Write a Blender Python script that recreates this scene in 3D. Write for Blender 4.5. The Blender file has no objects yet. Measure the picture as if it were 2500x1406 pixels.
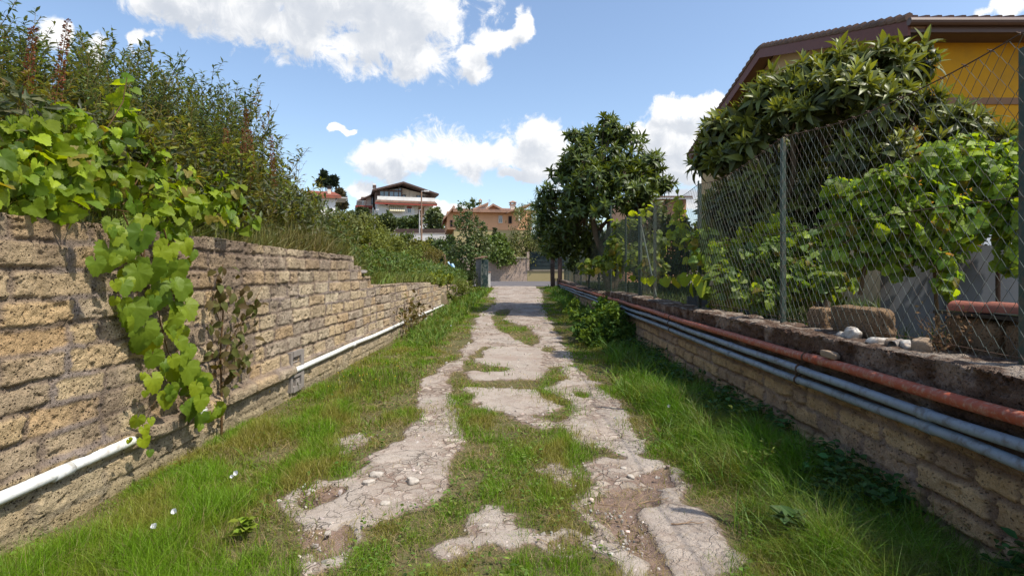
import bpy, math, random
import numpy as np
from mathutils import Vector

rng = np.random.default_rng(7)
random.seed(7)
R = math.radians
sc = bpy.context.scene
COL = sc.collection

# ------------------------------------------------------------------ camera
F, CX, CY, EYE = 1400.0, 1270.0, 663.0, 1.6        # focal length and vanishing point in photo pixels, eye height
cd = bpy.data.cameras.new("camera")
cam = bpy.data.objects.new("camera", cd)
COL.objects.link(cam)
cam.location = (0, 0, EYE)
cam.rotation_euler = (R(90), 0, 0)
cd.sensor_width = 36
cd.lens = 36 * F / 2500
cd.shift_x = -(CX - 1250) / 2500
cd.shift_y = -(703 - CY) / 2500
cd.clip_start = 0.05
cd.clip_end = 3000
sc.camera = cam
sc.cycles.use_denoising = True
sc.cycles.max_bounces = 8
sc.cycles.diffuse_bounces = 4
sc.cycles.glossy_bounces = 3
sc.cycles.transmission_bounces = 5
sc.cycles.sample_clamp_indirect = 6
sc.view_settings.view_transform = 'Standard'
sc.view_settings.look = 'None'
sc.view_settings.exposure = 0.66
sc.view_settings.gamma = 1

# ------------------------------------------------------------------ sun and sky
SUN = Vector((0.50, -0.22, 0.82)).normalized()
sd = bpy.data.lights.new("sun", 'SUN')
sd.energy = 3.5
sd.angle = R(0.53)
sd.color = (1, 0.94, 0.84)
so = bpy.data.objects.new("sun", sd)
COL.objects.link(so)
so.rotation_euler = SUN.to_track_quat('Z', 'Y').to_euler()

world = bpy.data.worlds.new("World")
sc.world = world
world.use_nodes = True
nt = world.node_tree
nt.nodes.clear()


class NT:
    """small helper to write node trees"""
    def __init__(s, tree):
        s.t = tree

    def n(s, typ, ins=None, **kw):
        nd = s.t.nodes.new(typ)
        for k, v in kw.items():
            setattr(nd, k, v)
        for k, v in (ins or {}).items():
            s.set(nd.inputs[k], v)
        return nd

    def set(s, sock, v):
        if hasattr(v, 'is_output') or isinstance(v, bpy.types.NodeSocket):
            s.t.links.new(v, sock)
        else:
            sock.default_value = v

    def m(s, op, a, b=0.0, c=0.0, clamp=False):
        nd = s.t.nodes.new('ShaderNodeMath')
        nd.operation = op
        nd.use_clamp = clamp
        s.set(nd.inputs[0], a); s.set(nd.inputs[1], b); s.set(nd.inputs[2], c)
        return nd.outputs[0]

    def ss(s, x, lo, hi, o0=0.0, o1=1.0):
        nd = s.t.nodes.new('ShaderNodeMapRange')
        nd.interpolation_type = 'SMOOTHSTEP'
        for i, v in enumerate((x, lo, hi, o0, o1)):
            s.set(nd.inputs[i], v)
        return nd.outputs[0]

    def mix(s, f, a, b, blend='MIX'):
        nd = s.t.nodes.new('ShaderNodeMix')
        nd.data_type = 'RGBA'
        nd.blend_type = blend
        s.set(nd.inputs[0], f)
        s.set(nd.inputs[6], a if not isinstance(a, tuple) else (*a[:3], 1))
        s.set(nd.inputs[7], b if not isinstance(b, tuple) else (*b[:3], 1))
        return nd.outputs[2]

    def noise(s, vec, scale, detail=4, rough=0.55, dist=0.0):
        nd = s.n('ShaderNodeTexNoise', {'Scale': scale, 'Detail': detail, 'Roughness': rough, 'Distortion': dist})
        if vec is not None:
            s.t.links.new(vec, nd.inputs['Vector'])
        return nd.outputs['Fac']


def ang(px, py):
    dx, dz = (px - CX) / F, (CY - py) / F
    return math.atan(dx), math.atan2(dz, math.hypot(1, dx))


CLOUDS = [(800, -10, 420, 150), (925, 120, 185, 88), (680, 70, 260, 92), (480, 10, 190, 70), (1020, 40, 160, 120),
          (1150, 140, 62, 62), (1195, 110, 60, 50), (1268, 62, 40, 46), (1225, 95, 40, 40),
          (1065, 350, 105, 62), (1200, 375, 190, 62), (1330, 335, 115, 52), (940, 400, 88, 46), (1330, 390, 130, 70),
          (1660, 270, 105, 44), (1745, 262, 66, 44), (1620, 330, 140, 66), (1660, 415, 110, 60), (1530, 330, 60, 40),
          (843, 300, 24, 13), (862, 310, 16, 8), (1000, 380, 95, 48), (1130, 390, 110, 50), (1258, 437, 62, 15), (885, 470, 75, 34), (1000, 470, 80, 20), (2450, 12, 70, 28),
          (110, 90, 70, 50), (365, 90, 24, 40), (1080, 515, 60, 20), (1700, 480, 90, 40), (250, 140, 60, 60),
          (3300, 200, 500, 200), (-700, 100, 500, 180), (-900, 450, 400, 90), (3600, 520, 400, 60)]
grp = bpy.data.node_groups.new("cloud_density", 'ShaderNodeTree')
grp.interface.new_socket("Vector", in_out='INPUT', socket_type='NodeSocketVector')
grp.interface.new_socket("Density", in_out='OUTPUT', socket_type='NodeSocketFloat')
g = NT(grp)
gi, go = g.n('NodeGroupInput'), g.n('NodeGroupOutput')
wn = g.n('ShaderNodeTexNoise', {'Scale': 14.0, 'Detail': 5.0})
g.set(wn.inputs['Vector'], gi.outputs[0])
wv = g.n('ShaderNodeVectorMath', operation='SUBTRACT'); g.set(wv.inputs[0], wn.outputs['Color']); wv.inputs[1].default_value = (.5, .5, .5)
wa = g.n('ShaderNodeVectorMath', operation='MULTIPLY_ADD'); g.set(wa.inputs[0], wv.outputs[0]); wa.inputs[1].default_value = (.10, .075, 0); g.set(wa.inputs[2], gi.outputs[0])
acc = None
for (px, py, rx, ry) in CLOUDS:
    u, v = ang(px, py)
    u1 = ang(px + rx, py)[0]; v1 = ang(px, py - ry)[1]
    sub = g.n('ShaderNodeVectorMath', operation='SUBTRACT'); g.set(sub.inputs[0], wa.outputs[0]); sub.inputs[1].default_value = (u, v, 0)
    mul = g.n('ShaderNodeVectorMath', operation='MULTIPLY'); g.set(mul.inputs[0], sub.outputs[0]); mul.inputs[1].default_value = (1 / abs(u1 - u), 1 / abs(v1 - v), 0)
    ln = g.n('ShaderNodeVectorMath', operation='LENGTH'); g.set(ln.inputs[0], mul.outputs[0])
    d = g.m('SUBTRACT', 1.0, ln.outputs['Value'])
    acc = d if acc is None else g.m('SMOOTH_MAX', acc, d, 0.12)
n1 = g.noise(gi.outputs[0], 8, 3, 0.5)
n2 = g.noise(gi.outputs[0], 24, 9, 0.70, 0.5)
acc = g.m('ADD', acc, g.m('MULTIPLY', g.m('SUBTRACT', n1, 0.5), 1.7))
acc = g.m('ADD', acc, g.m('MULTIPLY', g.m('SUBTRACT', n2, 0.5), 1.7))
g.set(go.inputs[0], acc)

w = NT(nt)
tc = w.n('ShaderNodeTexCoord')
sp = w.n('ShaderNodeSeparateXYZ', {0: tc.outputs['Generated']})
uu = w.m('ARCTAN2', sp.outputs[0], sp.outputs[1])
vv = w.m('ARCSINE', sp.outputs[2])
uv = w.n('ShaderNodeCombineXYZ', {0: uu, 1: vv}).outputs[0]
d0 = w.n('ShaderNodeGroup', node_tree=grp); w.set(d0.inputs[0], uv)
uvs = w.n('ShaderNodeVectorMath', {0: uv}, operation='ADD'); uvs.inputs[1].default_value = (0.012, 0.030, 0)
d1 = w.n('ShaderNodeGroup', node_tree=grp); w.set(d1.inputs[0], uvs.outputs[0])
alpha = w.ss(d0.outputs[0], 0.0, 0.42)
shade = w.m('MULTIPLY', w.ss(d1.outputs[0], 0.05, 0.9), w.ss(w.noise(uv, 12, 5), 0.2, 0.7, 0.55, 1.0))
ccol = w.mix(shade, (0.70, 0.70, 0.70), (0.41, 0.44, 0.49))
sky = w.n('ShaderNodeTexSky', sky_type='NISHITA')
sky.sun_disc = False
sky.sun_elevation = math.asin(SUN.z)
sky.sun_rotation = math.atan2(SUN.x, SUN.y)
sky.air_density = 1.0; sky.dust_density = 1.2; sky.ozone_density = 1.3
SKY_S = 0.137
bgs = w.n('ShaderNodeBackground', {'Color': sky.outputs[0], 'Strength': SKY_S})
bgc = w.n('ShaderNodeBackground', {'Color': ccol, 'Strength': 1.0})
mx = w.n('ShaderNodeMixShader', {0: alpha, 1: bgs.outputs[0], 2: bgc.outputs[0]})
ow = w.n('ShaderNodeOutputWorld', {0: mx.outputs[0]})


# ------------------------------------------------------------------ helpers
def at(px, py, Y):
    """the point at distance Y whose picture position is (px, py)"""
    return np.array([(px - CX) * Y / F, Y, EYE + (CY - py) * Y / F])


def sstep(x, a, b):
    t = np.clip((np.asarray(x, float) - a) / (b - a), 0, 1)
    return t * t * (3 - 2 * t)


def hsh(i, j, seed):
    n = (i.astype(np.int64) * 374761393 + j.astype(np.int64) * 668265263 + seed * 1442695041) & 0x7fffffff
    n = ((n ^ (n >> 13)) * 1274126177) & 0x7fffffff
    return ((n ^ (n >> 16)) & 0xffff) / 65535.0


def noise2(x, y, seed=0):
    x = np.asarray(x, float); y = np.asarray(y, float)
    xi = np.floor(x); yi = np.floor(y)
    fx = x - xi; fy = y - yi
    fx = fx * fx * (3 - 2 * fx); fy = fy * fy * (3 - 2 * fy)
    xi = xi.astype(np.int64); yi = yi.astype(np.int64)
    a = hsh(xi, yi, seed); b = hsh(xi + 1, yi, seed); c = hsh(xi, yi + 1, seed); d = hsh(xi + 1, yi + 1, seed)
    return (a * (1 - fx) + b * fx) * (1 - fy) + (c * (1 - fx) + d * fx) * fy


def fbm(x, y, seed=0, oct=4, g=0.5):
    s = 0; a = 1; t = 0
    for o in range(oct):
        s = s + a * noise2(np.asarray(x) * 2 ** o, np.asarray(y) * 2 ** o, seed + o * 17)
        t += a; a *= g
    return s / t


def in_poly(x, y, poly):
    ins = np.zeros(np.shape(x), bool)
    n = len(poly)
    for i in range(n):
        x1, y1 = poly[i]; x2, y2 = poly[(i + 1) % n]
        if y1 == y2:
            continue
        c = ((y1 > y) != (y2 > y)) & (x < (x2 - x1) * (y - y1) / (y2 - y1) + x1)
        ins ^= c
    return ins


class MB:
    """collects geometry and links it as ONE mesh object"""
    def __init__(s):
        s.v = []; s.f = {3: [], 4: []}; s.c = []; s.n = 0

    def add(s, v, faces, col=None):
        v = np.asarray(v, float)
        s.v.append(v)
        for f in (faces if isinstance(faces, list) else [faces]):
            f = np.asarray(f)
            if len(f):
                s.f[f.shape[1]].append(f + s.n)
        c = np.ones((len(v), 4))
        if col is not None:
            c[:, :3] = col
        s.c.append(c)
        s.n += len(v)
        return s

    def box(s, c, size, rz=0, col=None, ry=0, rx=0):
        x, y, z = np.asarray(size, float) / 2
        v = np.array([[i, j, k] for i in (-x, x) for j in (-y, y) for k in (-z, z)])
        if rx: v = v @ rotm('x', rx).T
        if ry: v = v @ rotm('y', ry).T
        if rz: v = v @ rotm('z', rz).T
        f = np.array([[0, 1, 3, 2], [4, 6, 7, 5], [0, 4, 5, 1], [2, 3, 7, 6], [0, 2, 6, 4], [1, 5, 7, 3]])
        return s.add(v + np.asarray(c, float), f, col)

    def hexa(s, v8, col=None):
        f = np.array([[0, 1, 3, 2], [4, 6, 7, 5], [0, 4, 5, 1], [2, 3, 7, 6], [0, 2, 6, 4], [1, 5, 7, 3]])
        return s.add(np.asarray(v8, float), f, col)

    def tube(s, pts, r, sides=6, col=None, cap=True):
        pts = np.asarray(pts, float)
        n = len(pts)
        r = np.broadcast_to(np.asarray(r, float), (n,))
        t = np.gradient(pts, axis=0)
        t /= np.linalg.norm(t, axis=1)[:, None] + 1e-9
        ref = np.array([0, 0, 1.0]) if abs(t[:, 2]).mean() < 0.8 else np.array([1.0, 0, 0])
        a = np.cross(t, ref); a /= np.linalg.norm(a, axis=1)[:, None] + 1e-9
        b = np.cross(t, a)
        th = np.arange(sides) * 2 * math.pi / sides
        ring = pts[:, None] + r[:, None, None] * (np.cos(th)[None, :, None] * a[:, None] + np.sin(th)[None, :, None] * b[:, None])
        v = ring.reshape(-1, 3)
        i = np.arange(n - 1)[:, None] * sides
        k = np.arange(sides)[None]
        k2 = (k + 1) % sides
        f = np.stack([i + k, i + k2, i + sides + k2, i + sides + k], -1).reshape(-1, 4)
        fs = [f]
        if cap:
            v = np.vstack([v, pts[0], pts[-1]])
            c0 = n * sides
            kk = np.arange(sides)
            fs.append(np.stack([np.full(sides, c0), (kk + 1) % sides, kk], -1))
            fs.append(np.stack([np.full(sides, c0 + 1), (n - 1) * sides + kk, (n - 1) * sides + (kk + 1) % sides], -1))
        return s.add(v, fs, col)

    def grid(s, P, col=None):
        """P: (n, m, 3) array of points"""
        n, m = P.shape[:2]
        i = np.arange(n - 1)[:, None] * m
        j = np.arange(m - 1)[None]
        f = np.stack([i + j, i + m + j, i + m + j + 1, i + j + 1], -1).reshape(-1, 4)
        return s.add(P.reshape(-1, 3), f, None if col is None else np.asarray(col).reshape(-1, 3))

    def scatter(s, tmpl, pos, rot, scale, col):
        tv, tf = tmpl
        N = len(pos)
        if N == 0:
            return s
        scale = np.asarray(scale, float)
        if scale.ndim == 1:
            scale = np.repeat(scale[:, None], 3, 1)
        v = np.einsum('nij,nkj->nki', rot, tv[None] * scale[:, None, :]) + pos[:, None]
        k = len(tv)
        fs = [(f[None] + (np.arange(N) * k)[:, None, None]).reshape(-1, f.shape[1]) for f in tf]
        c = np.repeat(col[:, None], k, 1).reshape(-1, 3)
        return s.add(v.reshape(-1, 3), fs, c)

    def build(s, name, mat, parent=None, smooth=False, loc=None):
        me = bpy.data.meshes.new(name)
        v = np.vstack(s.v)
        base = np.zeros(3)
        if loc is not None:
            base = np.asarray(loc, float)
            v = v - base
        me.vertices.add(len(v))
        me.vertices.foreach_set('co', v.astype(np.float32).ravel())
        f4 = np.vstack(s.f[4]) if s.f[4] else np.zeros((0, 4), int)
        f3 = np.vstack(s.f[3]) if s.f[3] else np.zeros((0, 3), int)
        me.loops.add(f4.size + f3.size)
        me.loops.foreach_set('vertex_index', np.concatenate([f4.ravel(), f3.ravel()]).astype(np.int32))
        me.polygons.add(len(f4) + len(f3))
        st = np.concatenate([np.arange(len(f4)) * 4, f4.size + np.arange(len(f3)) * 3]).astype(np.int32)
        me.polygons.foreach_set('loop_start', st)
        me.polygons.foreach_set('use_smooth', np.full(len(st), smooth))
        at_ = me.color_attributes.new('Col', 'FLOAT_COLOR', 'POINT')
        at_.data.foreach_set('color', np.vstack(s.c).astype(np.float32).ravel())
        me.update(calc_edges=True)
        me.materials.append(mat)
        o = bpy.data.objects.new(name, me)
        COL.objects.link(o)
        if parent is not None:
            o.parent = parent
            if loc is None and parent.get('_w') is not None:
                o.location = tuple(-a for a in parent['_w'])
            elif loc is not None and parent.get('_w') is not None:
                o.location = tuple(b - a for a, b in zip(parent['_w'], base))
        elif loc is not None:
            o.location = tuple(base)
        return o


def rotm(ax, a):
    c, s = math.cos(a), math.sin(a)
    return np.array({'x': [[1, 0, 0], [0, c, -s], [0, s, c]], 'y': [[c, 0, s], [0, 1, 0], [-s, 0, c]], 'z': [[c, -s, 0], [s, c, 0], [0, 0, 1]]}[ax])


def tag(o, label, cat, group=None):
    o['label'] = label; o['category'] = cat
    if group: o['group'] = group
    return o


def thing(name, label, cat, loc, group=None):
    """an Empty at the thing's base; its parts are built in world coordinates and parented to it"""
    o = bpy.data.objects.new(name, None)
    COL.objects.link(o)
    o.location = tuple(float(a) for a in loc)
    o['_w'] = [float(a) for a in loc]
    o.empty_display_size = 0.2
    return tag(o, label, cat, group)


def struct(o):
    o['kind'] = 'structure'
    return o


def stuff(o, label, cat):
    tag(o, label, cat)
    o['kind'] = 'stuff'
    return o


def copy_tree(root, loc, rz=0, sc_=1, label=None):
    c = root.copy(); COL.objects.link(c)
    c.location = loc; c.rotation_euler = (0, 0, rz)
    c.scale = (sc_,) * 3 if not isinstance(sc_, tuple) else sc_
    if label: c['label'] = label
    for ch in list(root.children):
        d = ch.copy(); COL.objects.link(d); d.parent = c
    return c


def frames(d, n):
    """rotation matrices whose y axis is d and whose z axis is close to n"""
    d = d / (np.linalg.norm(d, axis=1)[:, None] + 1e-9)
    x = np.cross(d, n); x /= np.linalg.norm(x, axis=1)[:, None] + 1e-9
    z = np.cross(x, d)
    return np.stack([x, d, z], -1)


def unit(N):
    v = rng.normal(size=(N, 3))
    return v / np.linalg.norm(v, axis=1)[:, None]


# ------------------------------------------------------------------ materials
def new_mat(name):
    m = bpy.data.materials.new(name)
    m.use_nodes = True
    m.node_tree.nodes.clear()
    return m, NT(m.node_tree)


def out(t, sh):
    t.n('ShaderNodeOutputMaterial', {0: sh})


def leaf_mat(name, rough=0.45, transl=0.35, tint=(1.25, 1.15, 0.35), spec=0.4, var=0.25):
    m, t = new_mat(name)
    a = t.n('ShaderNodeVertexColor', layer_name='Col').outputs['Color']
    geo = t.n('ShaderNodeNewGeometry')
    nz = t.noise(geo.outputs['Position'], 45, 3)
    a = t.mix(1.0, a, t.mix(nz, (1 - var,) * 3, (1 + var,) * 3), 'MULTIPLY')
    p = t.n('ShaderNodeBsdfPrincipled', {'Base Color': a, 'Roughness': rough, 'Specular IOR Level': spec})
    tr = t.n('ShaderNodeBsdfTranslucent', {'Color': t.mix(1.0, a, tint, 'MULTIPLY')})
    mx = t.n('ShaderNodeMixShader', {0: transl, 1: p.outputs[0], 2: tr.outputs[0]})
    out(t, mx.outputs[0])
    return m


def vein_leaf_mat(name):
    return leaf_mat(name, 0.48, 0.5, (1.55, 1.4, 0.25), 0.28, 0.18)


def plain_mat(name, col, rough=0.8, var=0.15, scale=6.0, metallic=0.0, bump=0.0, bscale=60, spec=0.3, usecol=False, dirt=None, dirt_s=3.0, dirt_amt=0.5):
    m, t = new_mat(name)
    geo = t.n('ShaderNodeNewGeometry')
    pos = geo.outputs['Position']
    nz = t.noise(pos, scale, 6, 0.6)
    c = t.mix(nz, tuple(x * (1 - var) for x in col), tuple(min(1, x * (1 + var)) for x in col))
    if usecol:
        c = t.mix(1.0, c, t.n('ShaderNodeVertexColor', layer_name='Col').outputs['Color'], 'MULTIPLY')
    if dirt:
        c = t.mix(t.m('MULTIPLY', t.ss(t.noise(pos, dirt_s, 7, 0.65), 0.45, 0.68), dirt_amt), c, dirt)
    p = t.n('ShaderNodeBsdfPrincipled', {'Base Color': c, 'Roughness': rough, 'Metallic': metallic, 'Specular IOR Level': spec})
    if bump:
        b = t.n('ShaderNodeBump', {'Strength': bump, 'Distance': 0.01, 'Height': t.noise(pos, bscale, 6, 0.6)})
        t.set(p.inputs['Normal'], b.outputs[0])
    out(t, p.outputs[0])
    return m


def stone_mat(name, pit=1.0, grain=1.0):
    """tufa: per-block colour from the mesh, dark pits, grain and stains"""
    m, t = new_mat(name)
    geo = t.n('ShaderNodeNewGeometry')
    pos = geo.outputs['Position']
    a = t.n('ShaderNodeVertexColor', layer_name='Col').outputs['Color']
    n1 = t.noise(pos, 5, 6, 0.65)
    n2 = t.noise(pos, 90, 5, 0.7)
    c = t.mix(1.0, a, t.mix(n1, (0.46, 0.42, 0.39), (1.52, 1.55, 1.58)), 'MULTIPLY')
    c = t.mix(1.0, c, t.mix(n2, (0.62, 0.60, 0.58), (1.38, 1.38, 1.38)), 'MULTIPLY')
    vo = t.n('ShaderNodeTexVoronoi', {'Vector': pos, 'Scale': 42.0, 'Randomness': 1.0})
    dn = t.noise(pos, 22, 3, 0.6)
    pits = t.m('MULTIPLY', t.ss(vo.outputs['Distance'], 0.14, 0.34, 1.0, 0.0), t.ss(dn, 0.42, 0.56))
    vo2 = t.n('ShaderNodeTexVoronoi', {'Vector': pos, 'Scale': 130.0, 'Randomness': 1.0})
    pits2 = t.m('MULTIPLY', t.ss(vo2.outputs['Distance'], 0.15, 0.35, 1.0, 0.0), t.ss(t.noise(pos, 60, 2), 0.5, 0.62))
    pp = t.m('MAXIMUM', pits, t.m('MULTIPLY', pits2, 0.7))
    c = t.mix(t.m('MULTIPLY', pp, 0.85 * pit), c, (0.06, 0.042, 0.03))
    p = t.n('ShaderNodeBsdfPrincipled', {'Base Color': c, 'Roughness': 0.95, 'Specular IOR Level': 0.1})
    h = t.m('SUBTRACT', t.m('MULTIPLY', n2, 0.6 * grain), t.m('MULTIPLY', pp, 0.9))
    h = t.m('ADD', h, t.m('MULTIPLY', t.noise(pos, 28, 5, 0.6), 0.8))
    b = t.n('ShaderNodeBump', {'Strength': 1.0, 'Distance': 0.03, 'Height': h})
    t.set(p.inputs['Normal'], b.outputs[0])
    out(t, p.outputs[0])
    return m


def path_mat():
    m, t = new_mat('path_surface')
    geo = t.n('ShaderNodeNewGeometry')
    pos = geo.outputs['Position']
    att = t.n('ShaderNodeVertexColor', layer_name='Col').outputs['Color']
    s = t.n('ShaderNodeSeparateColor', {0: att})
    bare, soil, crack = s.outputs[0], s.outputs[1], s.outputs[2]
    wob = t.n('ShaderNodeVectorMath', operation='MULTIPLY_ADD')
    nzv = t.n('ShaderNodeTexNoise', {'Scale': 6.0, 'Detail': 4.0})
    t.set(nzv.inputs['Vector'], pos)
    t.set(wob.inputs[0], nzv.outputs['Color']); wob.inputs[1].default_value = (0.26, 0.26, 0.0); t.set(wob.inputs[2], pos)
    v1 = t.n('ShaderNodeTexVoronoi', {'Vector': wob.outputs[0], 'Scale': 2.3}, feature='DISTANCE_TO_EDGE')
    v2 = t.n('ShaderNodeTexVoronoi', {'Vector': wob.outputs[0], 'Scale': 9.5}, feature='DISTANCE_TO_EDGE')
    cr1 = t.ss(v1.outputs['Distance'], 0.0, 0.022, 1.0, 0.0)
    cr2 = t.m('MULTIPLY', t.ss(v2.outputs['Distance'], 0.0, 0.06, 1.0, 0.0), t.ss(t.noise(pos, 1.7, 3), 0.5, 0.62))
    cr1 = t.m('MULTIPLY', cr1, t.ss(t.noise(pos, 1.6, 4), 0.42, 0.58))
    cr = t.m('MULTIPLY', t.m('MAXIMUM', cr1, cr2), crack)
    nf = t.noise(pos, 130, 4, 0.7)
    nm = t.noise(pos, 11, 5, 0.65)
    nl = t.noise(pos, 1.5, 4, 0.6)
    conc = t.mix(nm, (0.29, 0.245, 0.205), (0.50, 0.44, 0.38))
    conc = t.mix(t.ss(nl, 0.4, 0.75), conc, (0.33, 0.265, 0.22))
    vc = t.n('ShaderNodeTexVoronoi', {'Vector': wob.outputs[0], 'Scale': 8.0})
    ve = t.n('ShaderNodeTexVoronoi', {'Vector': wob.outputs[0], 'Scale': 8.0}, feature='DISTANCE_TO_EDGE')
    brk = t.m('MULTIPLY', crack, t.ss(t.noise(pos, 1.3, 3), 0.41, 0.60))
    gap = t.m('MULTIPLY', t.ss(t.m('ADD', ve.outputs['Distance'], t.m('MULTIPLY', t.m('SUBTRACT', nm, 0.5), 0.25)), 0.02, 0.11, 1.0, 0.0), brk)
    cellv = t.n('ShaderNodeSeparateColor', {0: vc.outputs['Color']}).outputs[0]
    conc = t.mix(brk, conc, t.mix(1.0, conc, t.mix(cellv, (0.66, 0.63, 0.60), (1.25, 1.22, 1.18)), 'MULTIPLY'))
    conc = t.mix(1.0, conc, t.mix(nf, (0.72, 0.70, 0.68), (1.22, 1.22, 1.22)), 'MULTIPLY')
    vs = t.n('ShaderNodeTexVoronoi', {'Vector': pos, 'Scale': 60.0})
    peb = t.m('MULTIPLY', t.ss(vs.outputs['Distance'], 0.22, 0.36, 1.0, 0.0), t.ss(t.noise(pos, 5, 3), 0.45, 0.6))
    dirt = t.mix(nm, (0.16, 0.105, 0.08), (0.28, 0.20, 0.155))
    dirt = t.mix(1.0, dirt, t.mix(nf, (0.6, 0.6, 0.6), (1.35, 1.35, 1.35)), 'MULTIPLY')
    dirt = t.mix(t.m('MULTIPLY', peb, 0.75), dirt, (0.40, 0.33, 0.28))
    under = t.mix(nm, (0.075, 0.07, 0.028), (0.20, 0.155, 0.085))
    under = t.mix(1.0, under, t.mix(nf, (0.55, 0.55, 0.5), (1.4, 1.4, 1.4)), 'MULTIPLY')
    under = t.mix(t.ss(t.noise(pos, 26, 5, 0.7), 0.45, 0.65), under, (0.085, 0.11, 0.03))
    edge = t.m('MAXIMUM', t.ss(t.m('ADD', soil, t.m('MULTIPLY', t.m('SUBTRACT', nm, 0.5), 1.5)), 0.36, 0.60), t.m('MULTIPLY', gap, 0.9))
    rim = t.ss(t.m('ADD', bare, t.m('MULTIPLY', t.m('SUBTRACT', t.noise(pos, 9, 6, 0.7), 0.5), 1.3)), 0.55, 0.80, 1.0, 0.0)
    edge = t.m('MAXIMUM', edge, t.m('MULTIPLY', rim, 0.95))
    c = t.mix(edge, conc, dirt)
    c = t.mix(t.m('MULTIPLY', cr, 0.42), c, (0.10, 0.07, 0.05))
    c = t.mix(t.ss(t.m('ADD', bare, t.m('MULTIPLY', t.m('SUBTRACT', t.noise(pos, 16, 6, 0.7), 0.5), 1.7)), 0.28, 0.70), under, c)
    p = t.n('ShaderNodeBsdfPrincipled', {'Base Color': c, 'Roughness': 0.95, 'Specular IOR Level': 0.12})
    h = t.m('ADD', t.m('MULTIPLY', nf, 0.35), t.m('MULTIPLY', t.noise(pos, 35, 5, 0.65), 0.9))
    h = t.m('SUBTRACT', h, t.m('MULTIPLY', cr, 1.5))
    h = t.m('ADD', h, t.m('MULTIPLY', peb, 0.5))
    h = t.m('SUBTRACT', h, t.m('MULTIPLY', edge, 1.0))
    b = t.n('ShaderNodeBump', {'Strength': 0.85, 'Distance': 0.016, 'Height': h})
    t.set(p.inputs['Normal'], b.outputs[0])
    out(t, p.outputs[0])
    return m


def tile_mat(name, c1, c2):
    return plain_mat(name, c1, 0.85, 0.35, 4.0, bump=0.3, dirt=c2, dirt_s=1.2, dirt_amt=0.6)


M = {}
M['tufa'] = stone_mat('tufa_blocks')
M['tufa_dark'] = stone_mat('dark_tufa_blocks', 0.55)
M['path'] = path_mat()
M['earth'] = plain_mat('earth', (0.115, 0.085, 0.05), 0.95, 0.4, 2.0, bump=0.5, dirt=(0.07, 0.09, 0.03), dirt_s=0.7)
M['hill'] = plain_mat('hill', (0.08, 0.095, 0.035), 0.95, 0.4, 0.4, bump=0.4)
M['road'] = plain_mat('asphalt', (0.13, 0.118, 0.118), 0.9, 0.3, 1.2, bump=0.3, bscale=90)
M['grass'] = leaf_mat('grass_blades', 0.5, 0.34, (1.15, 1.15, 0.4), 0.3, 0.15)
M['weed'] = leaf_mat('weed_leaves', 0.6, 0.36, (1.3, 1.15, 0.35), 0.16)
M['vine'] = vein_leaf_mat('vine_leaves')
M['loquat'] = leaf_mat('loquat_leaves', 0.42, 0.25, (1.5, 1.35, 0.3), 0.35)
M['tree'] = leaf_mat('tree_leaves', 0.45, 0.3, (1.2, 1.15, 0.4), 0.35)
M['bark'] = plain_mat('bark', (0.13, 0.095, 0.065), 0.95, 0.4, 14, bump=0.6)
M['stem'] = plain_mat('weed_stems', (0.15, 0.105, 0.05), 0.8, 0.35, 20, usecol=True)
M['white_pipe'] = plain_mat('white_pvc', (0.74, 0.74, 0.71), 0.42, 0.08, 9, dirt=(0.40, 0.35, 0.28), dirt_s=16, dirt_amt=0.7, bump=0.15)
M['red_pipe'] = plain_mat('red_paint', (0.34, 0.076, 0.036), 0.55, 0.35, 5, dirt=(0.40, 0.25, 0.18), dirt_s=26, dirt_amt=0.75, bump=0.25, bscale=80)
M['blue_pipe'] = plain_mat('blue_grey_pvc', (0.225, 0.275, 0.325), 0.55, 0.25, 5, dirt=(0.11, 0.10, 0.09), dirt_s=14, dirt_amt=0.75, bump=0.12)
M['rust'] = plain_mat('rusty_iron', (0.10, 0.06, 0.04), 0.8, 0.5, 40, metallic=0.2)
M['wire'] = plain_mat('fence_wire', (0.105, 0.12, 0.10), 0.6, 0.4, 30, metallic=0.2, dirt=(0.10, 0.055, 0.035), dirt_s=5, dirt_amt=0.8)
M['greenpost'] = plain_mat('green_painted_iron', (0.045, 0.072, 0.055), 0.55, 0.2, 12, dirt=(0.14, 0.10, 0.07), dirt_s=22, dirt_amt=0.6)
M['greynet'] = plain_mat('green_wire', (0.045, 0.062, 0.045), 0.6, 0.2, 20)
M['concrete'] = plain_mat('grey_concrete', (0.25, 0.22, 0.195), 0.9, 0.25, 12, bump=0.4, dirt=(0.14, 0.12, 0.1), dirt_s=9)
M['black'] = plain_mat('dark_void', (0.015, 0.014, 0.013), 0.9, 0.2)
M['tile'] = tile_mat('terracotta_tile', (0.33, 0.105, 0.062), (0.16, 0.09, 0.07))
M['tile_b'] = tile_mat('brown_tile', (0.21, 0.125, 0.088), (0.10, 0.07, 0.055))
M['tile_p'] = tile_mat('pale_tile', (0.36, 0.21, 0.14), (0.2, 0.13, 0.1))
M['white'] = plain_mat('white_plaster', (0.82, 0.79, 0.74), 0.9, 0.08, 2, dirt=(0.5, 0.46, 0.4), dirt_s=0.8, dirt_amt=0.5)
M['cream'] = plain_mat('cream_plaster', (0.66, 0.58, 0.48), 0.9, 0.1, 2)
M['tan'] = plain_mat('tan_plaster', (0.60, 0.40, 0.20), 0.9, 0.1, 1.2, dirt=(0.42, 0.28, 0.15), dirt_s=0.7)
M['ochre'] = plain_mat('ochre_plaster', (0.62, 0.29, 0.012), 0.85, 0.1, 1.0, dirt=(0.40, 0.20, 0.03), dirt_s=0.9, dirt_amt=0.55)
M['orange'] = plain_mat('orange_plaster', (0.70, 0.38, 0.21), 0.9, 0.08, 0.6, dirt=(0.52, 0.29, 0.15), dirt_s=0.4)
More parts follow.
